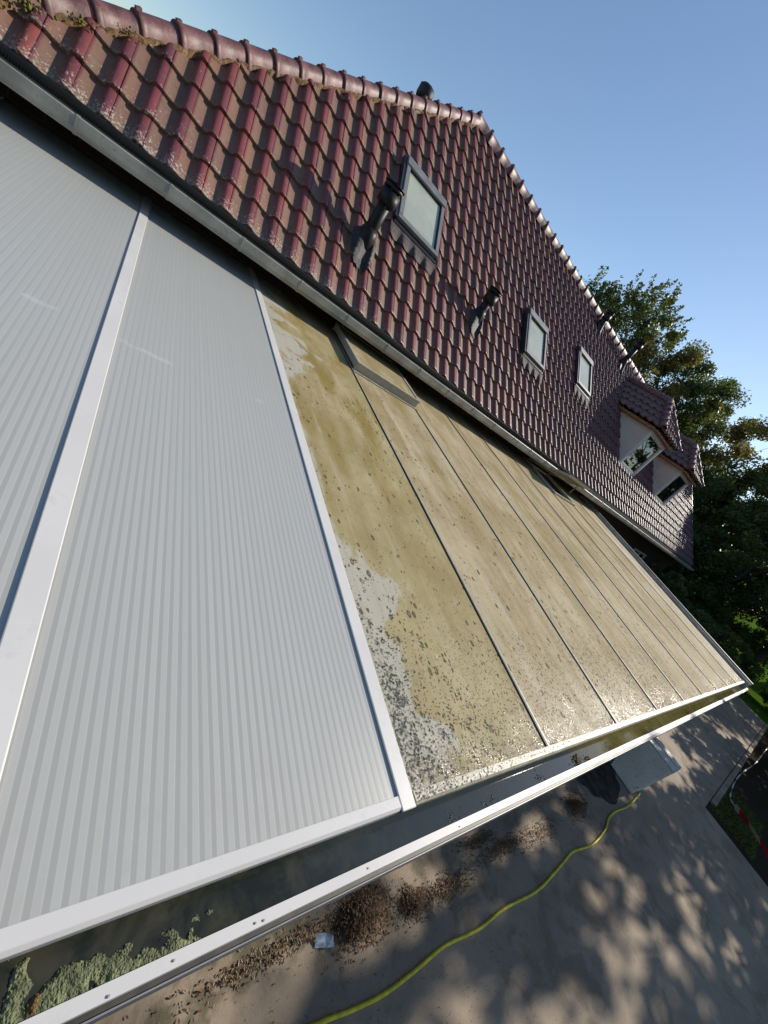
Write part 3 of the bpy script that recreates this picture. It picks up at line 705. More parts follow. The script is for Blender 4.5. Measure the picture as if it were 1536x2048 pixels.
for i, xb in enumerate(XB):
    mb = MB(); P_ = lambda a, b, c: tuple(VP(a, b, c))
    if xb < 1.2:      # new white capped bars
        mb.box(xb - .031, xb + .031, VB - .03, VT, .0015, .0095, P_); mb.box(xb - .012, xb + .012, VB - .02, VT, -.02, .0015, P_)
        o = mb.build('glazing_bar', M['white'], ver, bevel=.003); o['label'] = 'wide white aluminium glazing bar'
    else:
        mb.box(xb - .003, xb + .014, VB - .02, VT, -.01, .009, P_)
        o = mb.build('glazing_bar', M['oldwhite'], ver, bevel=.003)
        mb = MB(); mb.box(xb - .0105, xb - .0045, VB - .01, VT, -.01, .007, P_); mb.build('rubber_seal', M['rubber'], o)
# gable-end board
mb = MB(); mb.box(10.37, 10.45, -.02, VT, -.12, .055, lambda a, b, c: tuple(VP(a, b, c))); mb.box(10.42, 10.47, -.02, VT, .055, .085, lambda a, b, c: tuple(VP(a, b, c)))
mb.build('end_board', M['zinc'], ver, bevel=.006)
# front sill under the panel ends
def fascia(x0, x1, m, lab):
    mb = MB(); mb.prism([(.155, -1.113), (.155, -1.088), (.163, -1.080), (.192, -1.079), (.192, -1.089), (.24, -1.092), (.24, -1.13), (.165, -1.13)], x0, x1, lambda x, y, z: (x, y, z))
    o = mb.build('front_sill', M[m], ver, bevel=.0015); o['label'] = lab
fascia(-4.1, 1.04, 'white', 'white sill strip under the new panels'); fascia(1.11, 10.45, 'oldwhite', 'stained sill strip under the old panels')
# box gutter
gp = [(.058, -1.169), (.047, -1.169), (.046, -1.30), (.26, -1.30), (.26, -1.14), (.252, -1.14), (.252, -1.292), (.058, -1.292)]
mb = MB(); mb.prism(gp, -4.1, 10.62, lambda x, y, z: (x, y, z)); vg = mb.build('veranda_gutter', M['liner'], ver)
gp = [(.080, -1.160), (.057, -1.160), (.0555, -1.166), (.0555, -1.168), (.080, -1.168)]
mb = MB(); mb.prism(gp, -4.1, 10.62, lambda x, y, z: (x, y, z)); mb.build('gutter_lip', M['white'], vg)
mb = MB(); mb.box(-4.1, 10.62, .0425, .0455, -1.298, -1.1685); mb.build('gutter_front', M['gutterside'], vg)
for xe in (10.62, -4.12):
    mb = MB(); mb.box(xe, xe + .02, .046, .26, -1.30, -1.16); mb.build('gutter_end', M['white'], vg)
for (x, y) in [(.302, .062), (.41, .068), (.58, .066), (.60, .064), (.92, .068), (.18, .066), (1.35, .064), (1.9, .068)]:
    mb = MB(); mb.tube([(x, y, -1.1605), (x, y, -1.1575)], .0022, 8); mb.build('rivet', M['zinc'], vg)
mb = MB()
for k in range(int(14.6 / .05)):
    x = -4.05 + k * .05; mb.quad((x, .061, -1.1770), (x + .05, .061, -1.1770), (x + .05, .251, -1.1770), (x, .251, -1.1770))
w_ = mb.build('water', M['water'], fix=False); tag(w_, kind='structure')
# supports under the veranda
for x in (-4, -1, 2.1, 5.2, 8.2, 10.35):
    mb = MB(); mb.box(x - .05, x + .05, .27, .37, GZ + .02, -1.13); mb.build('post', M['white'], ver, bevel=.004)
mb = MB(); mb.box(-4.1, 10.42, .262, .40, -1.29, -1.135); mb.build('front_beam', M['white'], ver)
x = -3.95
for k in range(5):
    xa, xb2 = [(-3.94, -1.06), (-.94, 2.04), (2.16, 5.14), (5.26, 8.14), (8.26, 10.29)][k]
    mb = MB(); mb.box(xa, xb2, .31, .325, GZ + .1, -1.30); mb.build('front_glazing', M['darkglass'], ver)
# hatches
P_ = lambda a, b, c: tuple(VP(a, b, c))
def hatch_closed():
    x0, x1, v0, v1 = 2.12, 3.13, 3.84, 4.86; mb = MB(); t = .035
    mb.box(x0, x1, v0, v0 + .02, .002, .093, P_); mb.box(x0, x0 + .02, v0 + .02, v1, .03, .093, P_); mb.box(x1 - .02, x1, v0 + .02, v1, .03, .093, P_); mb.box(x0, x1, v1 - .02, v1, .002, .093, P_)
    h = mb.build('roof_hatch', M['hatchgrey'], ver, bevel=.003); h['label'] = 'closed raised hatch at the top of the second stained panel'
    mb = MB()
    mb.box(x0 - .01, x1 + .01, v0 - .012, v0 + t, .093, .108, P_); mb.box(x0 - .01, x0 + t, v0 + t, v1, .093, .108, P_); mb.box(x1 - t, x1 + .01, v0 + t, v1, .093, .108, P_); mb.box(x0 + t, x1 - t, v1 - t, v1, .093, .108, P_)
    mb.box(x0 - .01, x1 + .02, v0 - .05, v0 - .03, .001, .016, P_)
    mb.build('hatch_frame', M['oldwhite'], h, bevel=.002)
    mb = MB(); mb.quad(VP(x0 + t - .005, v0 + t - .005, .098), VP(x1 - t + .005, v0 + t - .005, .098), VP(x1 - t + .005, v1 - t + .005, .098), VP(x0 + t - .005, v1 - t + .005, .098), uv=[(x0 + 20, 3.8), (x1 + 20, 3.8), (x1 + 20, 4.8), (x0 + 20, 4.8)])
    mb.build('hatch_pane', M['old'], h, fix=False)
hatch_closed()
def hatch_open():
    x0, x1, v0, v1 = 7.27, 8.26, 3.92, 4.92; mb = MB(); t = .04
    mb.box(x0, x1, v0, v0 + t, -.01, .045, P_); mb.box(x0, x0 + t, v0 + t, v1, -.01, .045, P_); mb.box(x1 - t, x1, v0 + t, v1, -.01, .045, P_); mb.box(x0, x1, v1, VT, -.016, .02, P_)
    h = mb.build('roof_hatch', M['hatchgrey'], ver, bevel=.003); h['label'] = 'open hatch with its lid propped up under the roof gutter'
    an = R(22); ca, sa = math.cos(an), math.sin(an)
    Q = lambda a, b, c: tuple(VP(a, v1 - b * ca - c * sa * 0, .05 + b * sa + c * ca))
    mb = MB(); Ln = .99
    mb.box(x0 - .01, x1 + .01, Ln - .04, Ln, .0, .05, Q); mb.box(x0 - .01, x0 + .03, 0, Ln - .04, .0, .05, Q); mb.box(x1 - .03, x1 + .01, 0, Ln - .04, .0, .05, Q)
    l = mb.build('hatch_lid', M['hatchgrey'], h, bevel=.003)
    mb = MB(); mb.box(x1 - .05, x1 - .035, .75, .77, -.24, .0, Q); mb.build('lid_stay', M['zinc'], h)
    mb = MB(); mb.box(x0 + .03, x1 - .03, 0, Ln - .04, .02, .034, Q); mb.build('hatch_pane', M['old'], h)
hatch_open()

# ------------------------------------------------------------------ water marks: foam, algae, debris
def foam():
    rg = random.Random(11); mb = MB()
    def dome(c, up, r):
        a = up.orthogonal().normalized(); b_ = up.cross(a); i0 = len(mb.v)
        rings = [(1.0, 0.0), (.87, .45), (.5, .8)]; S = 7
        for rr, h in rings:
            for k in range(S):
                t = 2 * math.pi * k / S; mb.v.append(tuple(c + (a * math.cos(t) + b_ * math.sin(t)) * r * rr + up * r * h * .8))
        mb.v.append(tuple(c + up * r * .75))
        for q in range(2):
            for k in range(S):
                k2 = (k + 1) % S; mb.f.append((i0 + q * S + k, i0 + q * S + k2, i0 + (q + 1) * S + k2, i0 + (q + 1) * S + k)); mb.uv.append(None); mb.sm.append(True)
        for k in range(S): mb.f.append((i0 + 2 * S + k, i0 + 2 * S + (k + 1) % S, i0 + 3 * S)); mb.uv.append(None); mb.sm.append(True)
    # clusters on the first stained panel, dense at its lower left corner
    for k in range(150):
        v = .10 + abs(rg.gauss(0, .42)); x = 1.12 + abs(rg.gauss(0, .14)) + (rg.random() < .25) * rg.uniform(0, .5)
        if x > 2.05: continue
        sz = .011 if v < .5 else .008
        for j in range(rg.randint(3, 11)):
            dome(VP(x + rg.gauss(0, sz * .8), v + rg.gauss(0, sz * 1.2), .0005), Nv, rg.uniform(.0018, .0058))
    for k in range(420):       # fine spray near the drip edge
        x = rg.uniform(1.15, 3.6); v = .09 + abs(rg.gauss(0, .10)) + .15 * max(0, (x - 1.6)) * rg.random()
        dome(VP(x, v, .0005), Nv, rg.uniform(.0012, .0034))
    for k in range(240):       # on the sill
        x = 1.12 + abs(rg.gauss(0, .28)) if rg.random() < .7 else rg.uniform(1.1, 2.6)
        dome(Vector((x, .165 + rg.uniform(-.004, .024), -1.0795)), Vector((0, 0, 1)), rg.uniform(.0012, .004))
    for cx in (1.36, 1.62, 2.05, 2.45, 2.52, 3.9, 4.0, 4.1, 4.25):
        for k in range(26): dome(Vector((cx + rg.gauss(0, .02), .10 + rg.gauss(0, .012), -1.1768)), Vector((0, 0, 1)), rg.uniform(.0015, .005))
    def drop(c, up, r):
        a = Vector((1, 0, 0)); b_ = up.cross(a); i0 = len(mb.v); S = 5
        for rr, h in ((1.0, 0.0), (.72, .55)):
            for k in range(S):
                t = 2 * math.pi * k / S; mb.v.append(tuple(c + (a * math.cos(t) + b_ * math.sin(t)) * r * rr + up * r * h * .8))
        mb.v.append(tuple(c + up * r * .66))
        for k in range(S):
            k2 = (k + 1) % S; mb.f.append((i0 + k, i0 + k2, i0 + S + k2, i0 + S + k)); mb.uv.append(None); mb.sm.append(True)
            mb.f.append((i0 + S + k, i0 + S + k2, i0 + 2 * S)); mb.uv.append(None); mb.sm.append(True)
    for k in range(5200):
        x = 1.12 + 4.4 * rg.random() ** 1.5; v = .09 + abs(rg.gauss(0, .55)) * (.5 + .5 * rg.random()); j = (x - .044) / PITCH % 1.0
        if j < .03 or j > .98 or (v > .7 and rg.random() < .5 + .4 * math.sin(j * 9)): continue
        drop(VP(x, v, .0004), Nv, rg.uniform(.0018, .0046) * (1 if x < 3 else 1.35))
    tag(mb.build('foam', M['bubble'], fix=True), 'clear soap foam bubbles on the wet stained panel edge and gutter water', 'foam', kind='stuff')
foam()
def clumps(name, m, spots, label, cat, seed, size, kind='stuff'):
    rg = random.Random(seed); mb = MB()
    for (cx, cy, cz, rx, ry, rz, n) in spots:
        for k in range(n):
            c = Vector((cx + rg.gauss(0, rx * .5), cy + rg.gauss(0, ry * .5), cz + rg.uniform(0, rz))); c.y = min(max(c.y, .064), .25)
            r = size * rg.uniform(.4, 1.1); d = Vector((rg.gauss(0, 1), rg.gauss(0, 1), rg.uniform(0, 1))).normalized() * r
            mb.tube([c - d, c - d * .4, c + d * .4, c + d], [r * .3, r * .8, r * .8, r * .25], 6)
    return tag(mb.build(name, M[m]), label, cat, kind=kind)
from mathutils import noise as mnoise
def mush(name, m, x0, x1, y0, y1, z, thr, label, cat, amp=.0055, fx=1.0, shape=None, st=.0013):
    mb = MB(); nx = int((x1 - x0) / st); ny = int((y1 - y0) / st); hh = {}
    for i in range(nx + 1):
        for j in range(ny + 1):
            x, y = x0 + i * st, y0 + j * st; p = Vector((x, y, 0))
            a = .5 * mnoise.fractal(p * 30 * fx, .8, 2.1, 4) + shape(x, y)
            f = abs(mnoise.noise(p * 190)) + .6 * abs(mnoise.noise(p * 420)) + .5 * mnoise.noise(p * 60)
            h = (a - thr); hh[i, j] = (x, y, z + min(max(h, -.5), .35) * amp * 2.2 + f * amp * .55 if h > 0 else z - .004, h)
    for i in range(nx):
        for j in range(ny):
            q = [hh[i, j], hh[i + 1, j], hh[i + 1, j + 1], hh[i, j + 1]]
            if max(e[3] for e in q) > 0: mb.quad(*[e[:3] for e in q], sm=True)
    return tag(mb.build(name, M[m], fix=False), label, cat, kind='stuff')
def g_(x, y, cx, cy, sx, sy): return math.exp(-((x - cx) / sx) ** 2 - ((y - cy) / sy) ** 2)
mush('algae', 'algae', .08, .52, .062, .175, -1.1772, .55, 'clump of pale green algae floating in the gutter water at the near end', 'algae',
     shape=lambda x, y: 1.3 * g_(x, y, .37, .060, .15, .046) + 1.1 * g_(x, y, .25, .085, .065, .040) + .75 * g_(x, y, .17, .13, .016, .05) + .8 * g_(x, y, .12, .066, .05, .02) - .9 * g_(x, y, .283, .088, .022, .012))
mush('leaf_mush', 'rot', .11, .26, .062, .14, -1.1765, .55, 'brown rotten leaf mush beside the algae in the gutter water', 'debris',
     shape=lambda x, y: 1.0 * g_(x, y, .197, .092, .018, .022) + .8 * g_(x, y, .15, .066, .03, .014) - .6 * g_(x, y, .165, .09, .014, .012))
clumps('leaf_mush', 'rot', [(2.50, .11, -1.182, .03, .02, .012, 60), (2.62, .09, -1.182, .03, .02, .012, 50)], 'dark clods of rotten leaves caught in the gutter water farther along', 'debris', 5, .0058)

def litter():
    rg = random.Random(5); V = []; F = []
    def leaf(x, y, z, s):
        a = rg.uniform(0, 6.28); tl = rg.uniform(-.7, .7); ca, sa = math.cos(a), math.sin(a)
        for (p, q, zz) in ((-1, 0, 0), (0, -.45, .15), (1, 0, 0), (0, .45, .15)):
            V.append((x + (p * ca - q * sa) * s, y + (p * sa + q * ca) * s, z + zz * s + p * tl * s * .6 + s * .4))
        i = len(V) - 4; F.append((i, i + 1, i + 2, i + 3))
    piles = [(2.50, -.04, .26, .13, 1500, .10), (3.02, -.12, .15, .09, 420, .06), (3.45, -.15, .35, .08, 350, .03), (4.45, -.12, .45, .07, 330, .03), (4.1, .02, .3, .06, 200, .02), (5.2, -.18, .5, .10, 220, .02), (6.35, -.14, .30, .13, 900, .07), (1.75, .02, .5, .06, 260, .02)]
    for (cx, cy, sx, sy, n, hh) in piles:
        for k in range(n * 2):
            gx, gy = rg.gauss(0, .5), rg.gauss(0, .5); h = hh * max(0, 1 - (gx * gx + gy * gy)) * rg.random()
            leaf(cx + gx * sx, cy + gy * sy, GZ + .028 + h, rg.uniform(.005, .017))
    for k in range(900): leaf(rg.uniform(1, 9), rg.gauss(-.3, .55), GZ + .028, rg.uniform(.003, .010))
    me = bpy.data.meshes.new('leaf_litter'); me.from_pydata(V, [], F)
    tag(link('leaf_litter', me, 'deadleaf'), 'dry brown leaf litter heaped and scattered along the paving beside the veranda', 'leaf litter', kind='stuff')
litter()

# ------------------------------------------------------------------ things on the ground
def smooth_path(pts, n=8):
    pts = [Vector(p) for p in pts]; out = []
    for i in range(len(pts) - 1):
        p0 = pts[max(i - 1, 0)]; p1 = pts[i]; p2 = pts[i + 1]; p3 = pts[min(i + 2, len(pts) - 1)]
        for k in range(n):
            t = k / n
            out.append(.5 * ((2 * p1) + (-p0 + p2) * t + (2 * p0 - 5 * p1 + 4 * p2 - p3) * t * t + (-p0 + 3 * p1 - 3 * p2 + p3) * t ** 3))
    out.append(pts[-1]); return out
hz = GZ + .042
HP = [(8.54, -.441), (8.2, -.461), (7.75, -.47), (7.29, -.433), (6.95, -.45), (6.71, -.51), (6.18, -.543), (5.66, -.482), (5.35, -.50), (5.05, -.521), (4.62, -.538), (4.04, -.488), (3.63, -.487), (3.18, -.439), (2.82, -.446), (2.52, -.442), (2.26, -.411), (2.0, -.366), (1.5, -.30), (.8, -.33), (0, -.5), (-1, -.6)]
mb = MB(); mb.tube(smooth_path([(x, y, hz) for x, y in HP]), .013, 10)
tag(mb.build('hose', M['hose'], fix=False), 'yellow hose snaking along the sandy paving from the white cabinet', 'hose')
mb = MB(); mb.tube(smooth_path([(8.9, .1, hz), (9.5, .03, hz), (10.1, -.10, hz), (10.55, -.17, hz), (10.75, -.10, hz), (10.6, .0, hz), (10.0, .12, hz), (9.4, .2, hz)]), .014, 8)
tag(mb.build('hose', M['greenhose'], fix=False), 'thin dull green hose looped behind the white cabinet', 'hose')
# cabinet
cab = thing('cabinet', (8.42, -.1, GZ), 'pale grey-white cabinet standing on the paving below the gutter', 'cabinet')
mb = MB(); mb.box(8.20, 8.44, -.385, .24, GZ + .03, -2.585); mb.build('cabinet_body', M['cabinet'], cab, bevel=.02)
mb = MB(); mb.box(8.205, 8.45, -.40, .255, -2.583, -2.555); mb.build('lid', M['cabinet_trim'], cab, bevel=.008)
mb = MB(); mb.box(8.455, 8.70, -.41, .25, GZ + .04, -2.56); mb.build('rear_housing', M['cabinet_trim'], cab, bevel=.02)
mb = MB(); mb.box(8.47, 8.66, -.395, .235, -2.558, -2.548); mb.build('top_rib', M['cabinet_trim'], cab, bevel=.004)
# cable loop on its near side
mb = MB(); mb.tube(smooth_path([(8.19, .16, -3.1), (8.05, .2, -3.2), (7.98, .14, -3.3), (8.08, .08, -3.33), (8.19, .12, -3.2)]), .012, 8); mb.build('cable', M['black'], cab, fix=False)
# scrap
mb = MB(); z0 = GZ + .03
mb.poly([(2.07, -.06, z0), (2.16, -.09, z0 + .01), (2.15, -.02, z0 + .05), (2.09, .0, z0 + .03)]); mb.poly([(2.16, -.09, z0 + .01), (2.21, -.11, z0 + .02), (2.19, -.05, z0 + .06), (2.15, -.02, z0 + .05)])
tag(mb.build('plastic_scrap', M['litter'], fix=False), 'crumpled blue-white scrap of plastic beside the leaf heap', 'litter')
# barrier tape
def tape():
    pts = smooth_path([(21.7, -1.50, -3.0), (19.5, -1.47, -3.15), (17.4, -1.46, -3.28), (15.6, -1.36, -3.34), (14.3, -1.33, -3.35), (13.2, -1.37, -3.35), (12.72, -1.44, -3.34), (11.9, -1.66, -3.14), (11.0, -1.95, -2.98), (9.9, -2.35, -2.78), (8.6, -2.9, -2.5)], 10)
    mb = MB(); s = 0; prev = None; rg = random.Random(3)
    for i, p in enumerate(pts):
        if p.x > 12.72: s = 0
        d = (pts[min(i + 1, len(pts) - 1)] - pts[max(i - 1, 0)]).normalized()
        if i and p.x <= 12.72: s += (p - pts[i - 1]).length
        side = d.cross(Vector((0, 0, 1))).normalized(); up = side.cross(d)
        w = .065 if p.x < 12.5 else .014
        an = .9 + .25 * math.sin(i * .23) if p.x < 12.5 else i * .35
        e = (side * math.cos(an) + up * math.sin(an)) * w
        a, b_ = p + e, p - e; th = e.cross(d).normalized() * .0015
        if prev:
            pa, pb, ps, pt = prev
            mb.quad(pa + pt, a + th, b_ + th, pb + pt, uv=[(ps, 0), (s, 0), (s, 1), (ps, 1)]); mb.quad(pb - pt, b_ - th, a - th, pa - pt, uv=[(ps, 0), (s, 0), (s, 1), (ps, 1)])
        prev = (a, b_, s, th)
    o = mb.build('barrier_tape', M['tape'], fix=False); tag(o, 'red and white striped barrier tape trailing along the dark soil edge', 'barrier tape')
tape()
mb = MB(); mb.tube([(8.6, -2.9, GZ), (8.6, -2.9, -2.4)], .03, 10); tag(mb.build('stake', M['bark']), 'dark wooden stake holding the barrier tape', 'stake')
# grass tufts
def grass(name, x0, x1, y0, y1, n, h, label, seed):
    rg = np.random.default_rng(seed); x = rg.uniform(x0, x1, n); y = rg.uniform(y0, y1, n)
    a = rg.uniform(0, 6.28, n); hh = h * rg.uniform(.4, 1, n); w = .006 + .006 * rg.random(n); lx = rg.normal(0, .35, n) * hh; ly = rg.normal(0, .35, n) * hh
    V = np.zeros((n, 3, 3)); V[:, 0] = np.stack([x - w * np.cos(a), y - w * np.sin(a), np.full(n, GZ)], 1); V[:, 1] = np.stack([x + w * np.cos(a), y + w * np.sin(a), np.full(n, GZ)], 1)
    V[:, 2] = np.stack([x + lx, y + ly, GZ + hh], 1)
    me = bpy.data.meshes.new(name); me.from_pydata(V.reshape(-1, 3).tolist(), [], np.arange(n * 3).reshape(-1, 3).tolist())
    tag(link(name, me, 'grass'), label, 'grass', kind='stuff')
grass('grass', 11.3, 13.6, -2.1, -1.22, 1500, .10, 'tufts of grass on the dark soil beside the barrier tape', 3)

# ------------------------------------------------------------------ trees
def tree(name, base, top, crown_r, m, label, n_leaf, leaf, seed, cat='tree', group=None, low=.12, wisp=False, clus=70, shape=1.0, ymax=None):
    rg = np.random.default_rng(seed); bx, by, bz = base; H_ = top - bz
    t = thing(name, base, label, cat, group)
    rr = random.Random(seed); mb = MB()
    ctop = Vector((bx + rr.uniform(-.4, .4), by + rr.uniform(-.4, .4), bz + H_ * .72))
    r0 = .022 * H_ + .04
    trunk = smooth_path([Vector(base), Vector(base).lerp(ctop, .3) + Vector((rr.uniform(-.2, .2), rr.uniform(-.2, .2), 0)), Vector(base).lerp(ctop, .65), ctop], 5)
    mb.tube(trunk, [r0 * (1 - .8 * k / (len(trunk) - 1)) for k in range(len(trunk))], 9)
    limbs = []
    for k in range(11):
        f = .25 + .7 * k / 11; p = Vector(base).lerp(ctop, f); a = k * 2.4 + rr.uniform(-.4, .4); ln = crown_r * rr.uniform(.55, .9)
        e = p + Vector((math.cos(a) * ln, math.sin(a) * ln, ln * rr.uniform(.25, .8)))
        mid = p.lerp(e, .5) + Vector((0, 0, ln * .08)); rl = r0 * (1 - .7 * f) * .55
        mb.tube([p, mid, e], [rl, rl * .6, rl * .15], 6); limbs.append((mid, e))
        for q in range(2):
            e2 = mid + Vector((rr.uniform(-1, 1), rr.uniform(-1, 1), rr.uniform(.2, 1))) * ln * .5; mb.tube([mid, e2], [rl * .4, rl * .1], 5)
    mb.build('trunk', M['bark'], t, fix=False)
    # leaf clumps spread through the crown volume
    cz = bz + H_ * (low + 1) / 2; hz_ = H_ * (1 - low) / 2
    th = rg.uniform(0, 2 * np.pi, clus); cu = rg.uniform(-1, 1, clus); rad = rg.uniform(.25, 1, clus) ** .45
    sr = np.sqrt(1 - cu ** 2)
    cc = np.stack([bx + crown_r * rad * sr * np.cos(th), by + crown_r * rad * sr * np.sin(th), cz + hz_ * rad * cu * shape * .93], 1)
    for (mid, e) in limbs[:]: cc = np.vstack([cc, np.array(e)[None]])
    nc = len(cc); cr = crown_r * rg.uniform(.13, .30, nc)
    idx = rg.integers(0, nc, n_leaf)
    off = rg.normal(0, 1, (n_leaf, 3)); off /= np.linalg.norm(off, axis=1)[:, None]; off *= (rg.random(n_leaf) ** .5)[:, None] * cr[idx][:, None]
    off[:, 2] *= .75
    P = cc[idx] + off
    if wisp:   # upright shoots at the top
        ns = n_leaf // 5; NW = 120; k = rg.integers(0, NW, ns)
        sx = rg.uniform(-1, 1, NW) * crown_r * .95; sy = rg.uniform(-1, 1, NW) * crown_r * .95; dxs = rg.normal(0, .4, NW); dys = rg.normal(0, .4, NW); ln_ = rg.uniform(.5, 1.5, NW)
        zt = top - hz_ * .55 * ((sx ** 2 + sy ** 2) / crown_r ** 2); q = rg.random(ns)
        P[:ns] = np.stack([bx + sx[k] + q * dxs[k] + rg.normal(0, .13, ns) * (1.3 - q), by + sy[k] + q * dys[k] + rg.normal(0, .13, ns) * (1.3 - q), zt[k] - .9 + 1.2 * q * ln_[k]], 1)
    if ymax is not None:      # this side of the crown is kept clear of the veranda's sunlight
        q = (P[:, 2] + 1.15) / sdir.z; P = P[~((P[:, 1] - q * sdir.y > ymax) & (P[:, 0] - q * sdir.x < 10.7))]
        g = (P[:, 2] - GZ) / sdir.z; gx = P[:, 0] - g * sdir.x; gy = P[:, 1] - g * sdir.y      # leaves cut out of the crown so sun patches land on heaps and paving
        hole = ((gx > 1.2) & (gx < 3.4) & (gy > -.28)) | (((gx - 2.4) / .9) ** 2 + ((gy + .95) / .28) ** 2 < 1) | (((gx - 3.9) / .7) ** 2 + ((gy + 1.25) / .22) ** 2 < 1) | (((gx - 5.0) / .45) ** 2 + ((gy + .15) / .16) ** 2 < 1)
        P = P[~(hole & (rg.random(len(P)) < .88))]; n_leaf = len(P)
    d1 = rg.normal(0, 1, (n_leaf, 3)); d1 /= np.linalg.norm(d1, axis=1)[:, None]
    d2 = rg.normal(0, 1, (n_leaf, 3)); d2 -= d1 * (d1 * d2).sum(1)[:, None]; d2 /= np.linalg.norm(d2, axis=1)[:, None]
    s = (leaf * rg.uniform(.55, 1.15, n_leaf))[:, None]
    V = np.stack([P - d1 * s * .5, P + d2 * s * .3, P + d1 * s * .5, P - d2 * s * .3], 1).reshape(-1, 3)
    keep = None
    me = bpy.data.meshes.new('crown')
    me.vertices.add(len(V)); me.vertices.foreach_set('co', V.ravel().astype(np.float32))
    me.loops.add(len(V)); me.loops.foreach_set('vertex_index', np.arange(len(V), dtype=np.int32))
    me.polygons.add(n_leaf); me.polygons.foreach_set('loop_start', np.arange(0, len(V), 4, dtype=np.int32)); me.polygons.foreach_set('loop_total', np.full(n_leaf, 4, dtype=np.int32))
    me.update(); me.validate()
    link('crown', me, m, t)
    return t
def azp(az, d): return (d * math.cos(R(az)), d * math.sin(R(az)), GZ)
def tz(el, d): return d * math.tan(R(el))
G = 'trees beyond the house'
tree('tree', azp(41.5, 34), tz(17.0, 34), 3.0, 'leafdark', 'dark bluish-green tree with wispy upright shoots, rising just behind the ridge', 26000, .20, 31, group=G, wisp=True, low=.3)
tree('tree', azp(36.5, 35), tz(19.2, 35), 3.8, 'leaf', 'tallest tree, its feathery top highest against the sky', 42000, .21, 32, group=G, wisp=True, low=.25, clus=95)
tree('tree', azp(31.5, 33), tz(18.4, 33), 3.2, 'leafgold', 'tree with brownish gold foliage beside the tallest tree', 30000, .20, 33, group=G, low=.2, clus=80)
tree('tree', azp(26.0, 36), tz(18.0, 36), 3.9, 'leaf', 'broad olive green tree above the nearer dormer', 42000, .21, 34, group=G, low=.15, clus=95)
tree('tree', azp(20.0, 35), tz(16.6, 35), 3.8, 'leafgold', 'tree turning yellow at the right edge of the picture', 36000, .21, 35, group=G, low=.12, clus=85)
tree('tree', azp(13.5, 36), tz(12.5, 36), 3.6, 'leafdark', 'dark green tree with gaps of sky, behind the far gable', 22000, .24, 36, group=G, low=.22, clus=60)
tree('tree', azp(6.8, 39), tz(19.0, 39), 4.2, 'leafdark', 'tall dark tree in deep shade at the right edge', 32000, .26, 37, group=G, low=.22, clus=90)
tree('tree', azp(-.5, 43), tz(20.0, 43), 4.8, 'leafdark', 'tall dark tree standing past the right edge in line with the gutter', 22000, .32, 38, group=G, low=.12, clus=80)
for i, (az, d, top, r, lab) in enumerate([(33, 31, 2.5, 3.4, 'dark bush filling the foot of the tallest tree'), (24, 30, 2.6, 3.2, 'dark bush behind the dormers'), (17, 29, 2.2, 2.9, 'dark bush just past the far gable'), (11.2, 30, .9, 2.3, 'low dark bush past the gable beside the sunny lawn')]):
    tree('bush', azp(az, d), top, r, 'leafdark', lab, 15000, .22, 60 + i, cat='bush', group='bushes under the trees', low=.0, clus=60)
for i, (x, y, top, r, lab) in enumerate([(82, 40, 12, 7, 'far tree in a row across the lawn, leftmost'), (84, 26, 13, 7.5, 'far tree in a row across the lawn, second from left'), (80, 13, 12, 7, 'far tree across the lawn, behind the veranda corner'), (84, 0, 12, 7.5, 'far tree across the lawn at the right edge'), (78, -13, 11, 7, 'far tree across the lawn, outermost right')]):
    tree('tree', (x, y, GZ), top, r, 'leafdark', lab, 13000, .6, 80 + i, group='trees across the lawn', low=.02, clus=60)
tree('bush', (27.5, 1.3, GZ), -1.6, .9, 'grass', 'bright green sunlit shrub beside the veranda corner', 2600, .16, 91, cat='bush', low=0, clus=30)
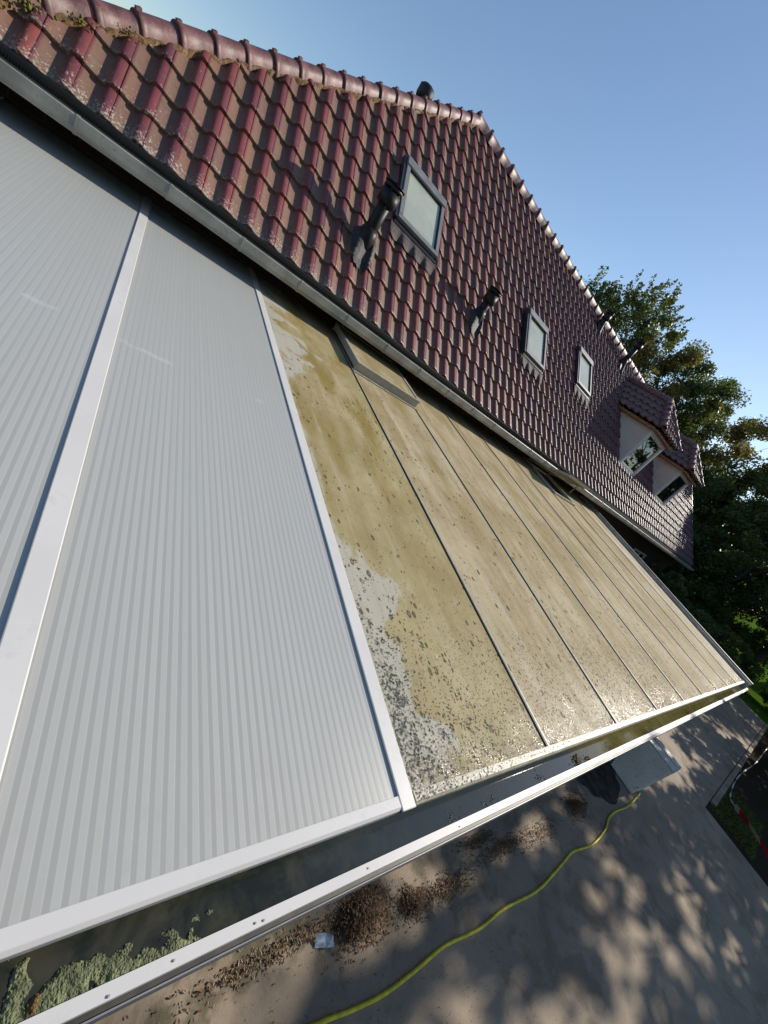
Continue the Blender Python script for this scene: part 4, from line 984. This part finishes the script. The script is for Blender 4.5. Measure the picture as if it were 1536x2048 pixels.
# trees standing to the side, which dapple the paving with shade
tree('tree', (17.8, -3.3, GZ), 8.7, 3.1, 'leaf', 'garden tree beyond the soil edge that dapples the paving with shade', 10500, .28, 41, group='garden trees beside the path', low=.22, clus=50, ymax=.02)
tree('tree', (24.5, -6.2, GZ), 9.5, 4.4, 'leaf', 'larger garden tree farther along the path, shading the paving', 12000, .34, 42, group='garden trees beside the path', low=.12, clus=80, ymax=.02)
tree('tree', (17.0, -8.2, GZ), 8.5, 3.4, 'leaf', 'garden tree standing well away from the path', 9000, .30, 43, group='garden trees beside the path', low=.15, clus=70, ymax=.02)
tree('tree', (20.6, -1.95, GZ), 2.6, 1.75, 'leafdark', 'small dark tree at the soil edge shading the far end of the path', 5200, .24, 46, group='garden trees beside the path', low=.25, clus=50, ymax=.02)
tree('bush', (18.6, -4.0, GZ), .3, 2.3, 'leafdark', 'dark bush on the soil beside the far stretch of the path', 6000, .24, 44, cat='bush', group='garden bushes beside the path', low=0, clus=50)
tree('bush', (24.5, -4.1, GZ), .6, 2.5, 'leafdark', 'second dark bush farther along the soil edge', 6000, .24, 45, cat='bush', group='garden bushes beside the path', low=0, clus=50)
for i, (x, y, top, r, lab) in enumerate([(16.5, 3.3, -1.7, 1.5, 'low dark bush right behind the veranda end board'), (19.5, 5.6, -.9, 1.9, 'dark bush at the foot of the far gable'), (22.5, 2.6, -1.5, 1.7, 'dark bush between the veranda end and the lawn'), (26.5, 5.8, -.2, 2.4, 'taller dark bush behind the veranda end'), (31.5, 2.8, -.6, 2.3, 'dark bush at the near edge of the sunny lawn'), (30, -1.6, -1.6, 1.5, 'low dark bush where the path ends')]):
    tree('bush', (x, y, GZ), top, r, 'leafdark', lab, 9000, .17, 140 + i, cat='bush', group='bushes behind the veranda', low=0, clus=50)
tree('tree', (28.5, 4.2, GZ), 6.4, 3.0, 'leafdark', 'dense near-black tree right behind the veranda end', 24000, .20, 151, group='trees beyond the house', low=.05, clus=110)
tree('tree', (31.0, 1.0, GZ), 6.8, 2.9, 'leafdark', 'dense dark tree at the right edge above the veranda corner', 20000, .22, 152, group='trees beyond the house', low=.22, clus=90)
tree('tree', (31.0, 8.5, GZ), 6.5, 3.0, 'leafdark', 'dense dark tree between the far gable and the black tree', 22000, .22, 153, group='trees beyond the house', low=.02, clus=100)
for i, (x, y) in enumerate([(-9, -9.5), (-3, -10.5), (3, -9.8), (9.5, -10.8), (33, -11), (38, -6)]):  # unseen hedge row, added to darken the sky fill on ground and wall
    tree('tree', (x, y, GZ), 5.5 + (i % 3), 3.6, 'leafdark', ['unseen hedge tree added opposite the veranda to cut sky light, ' + q for q in ('farthest behind the camera', 'behind the camera', 'level with the camera', 'facing the cabinet', 'past the barrier tape', 'at the end of the garden')][i], 9000, .36, 120 + i, group='added hedge trees dimming the sky light', low=.02, clus=70)
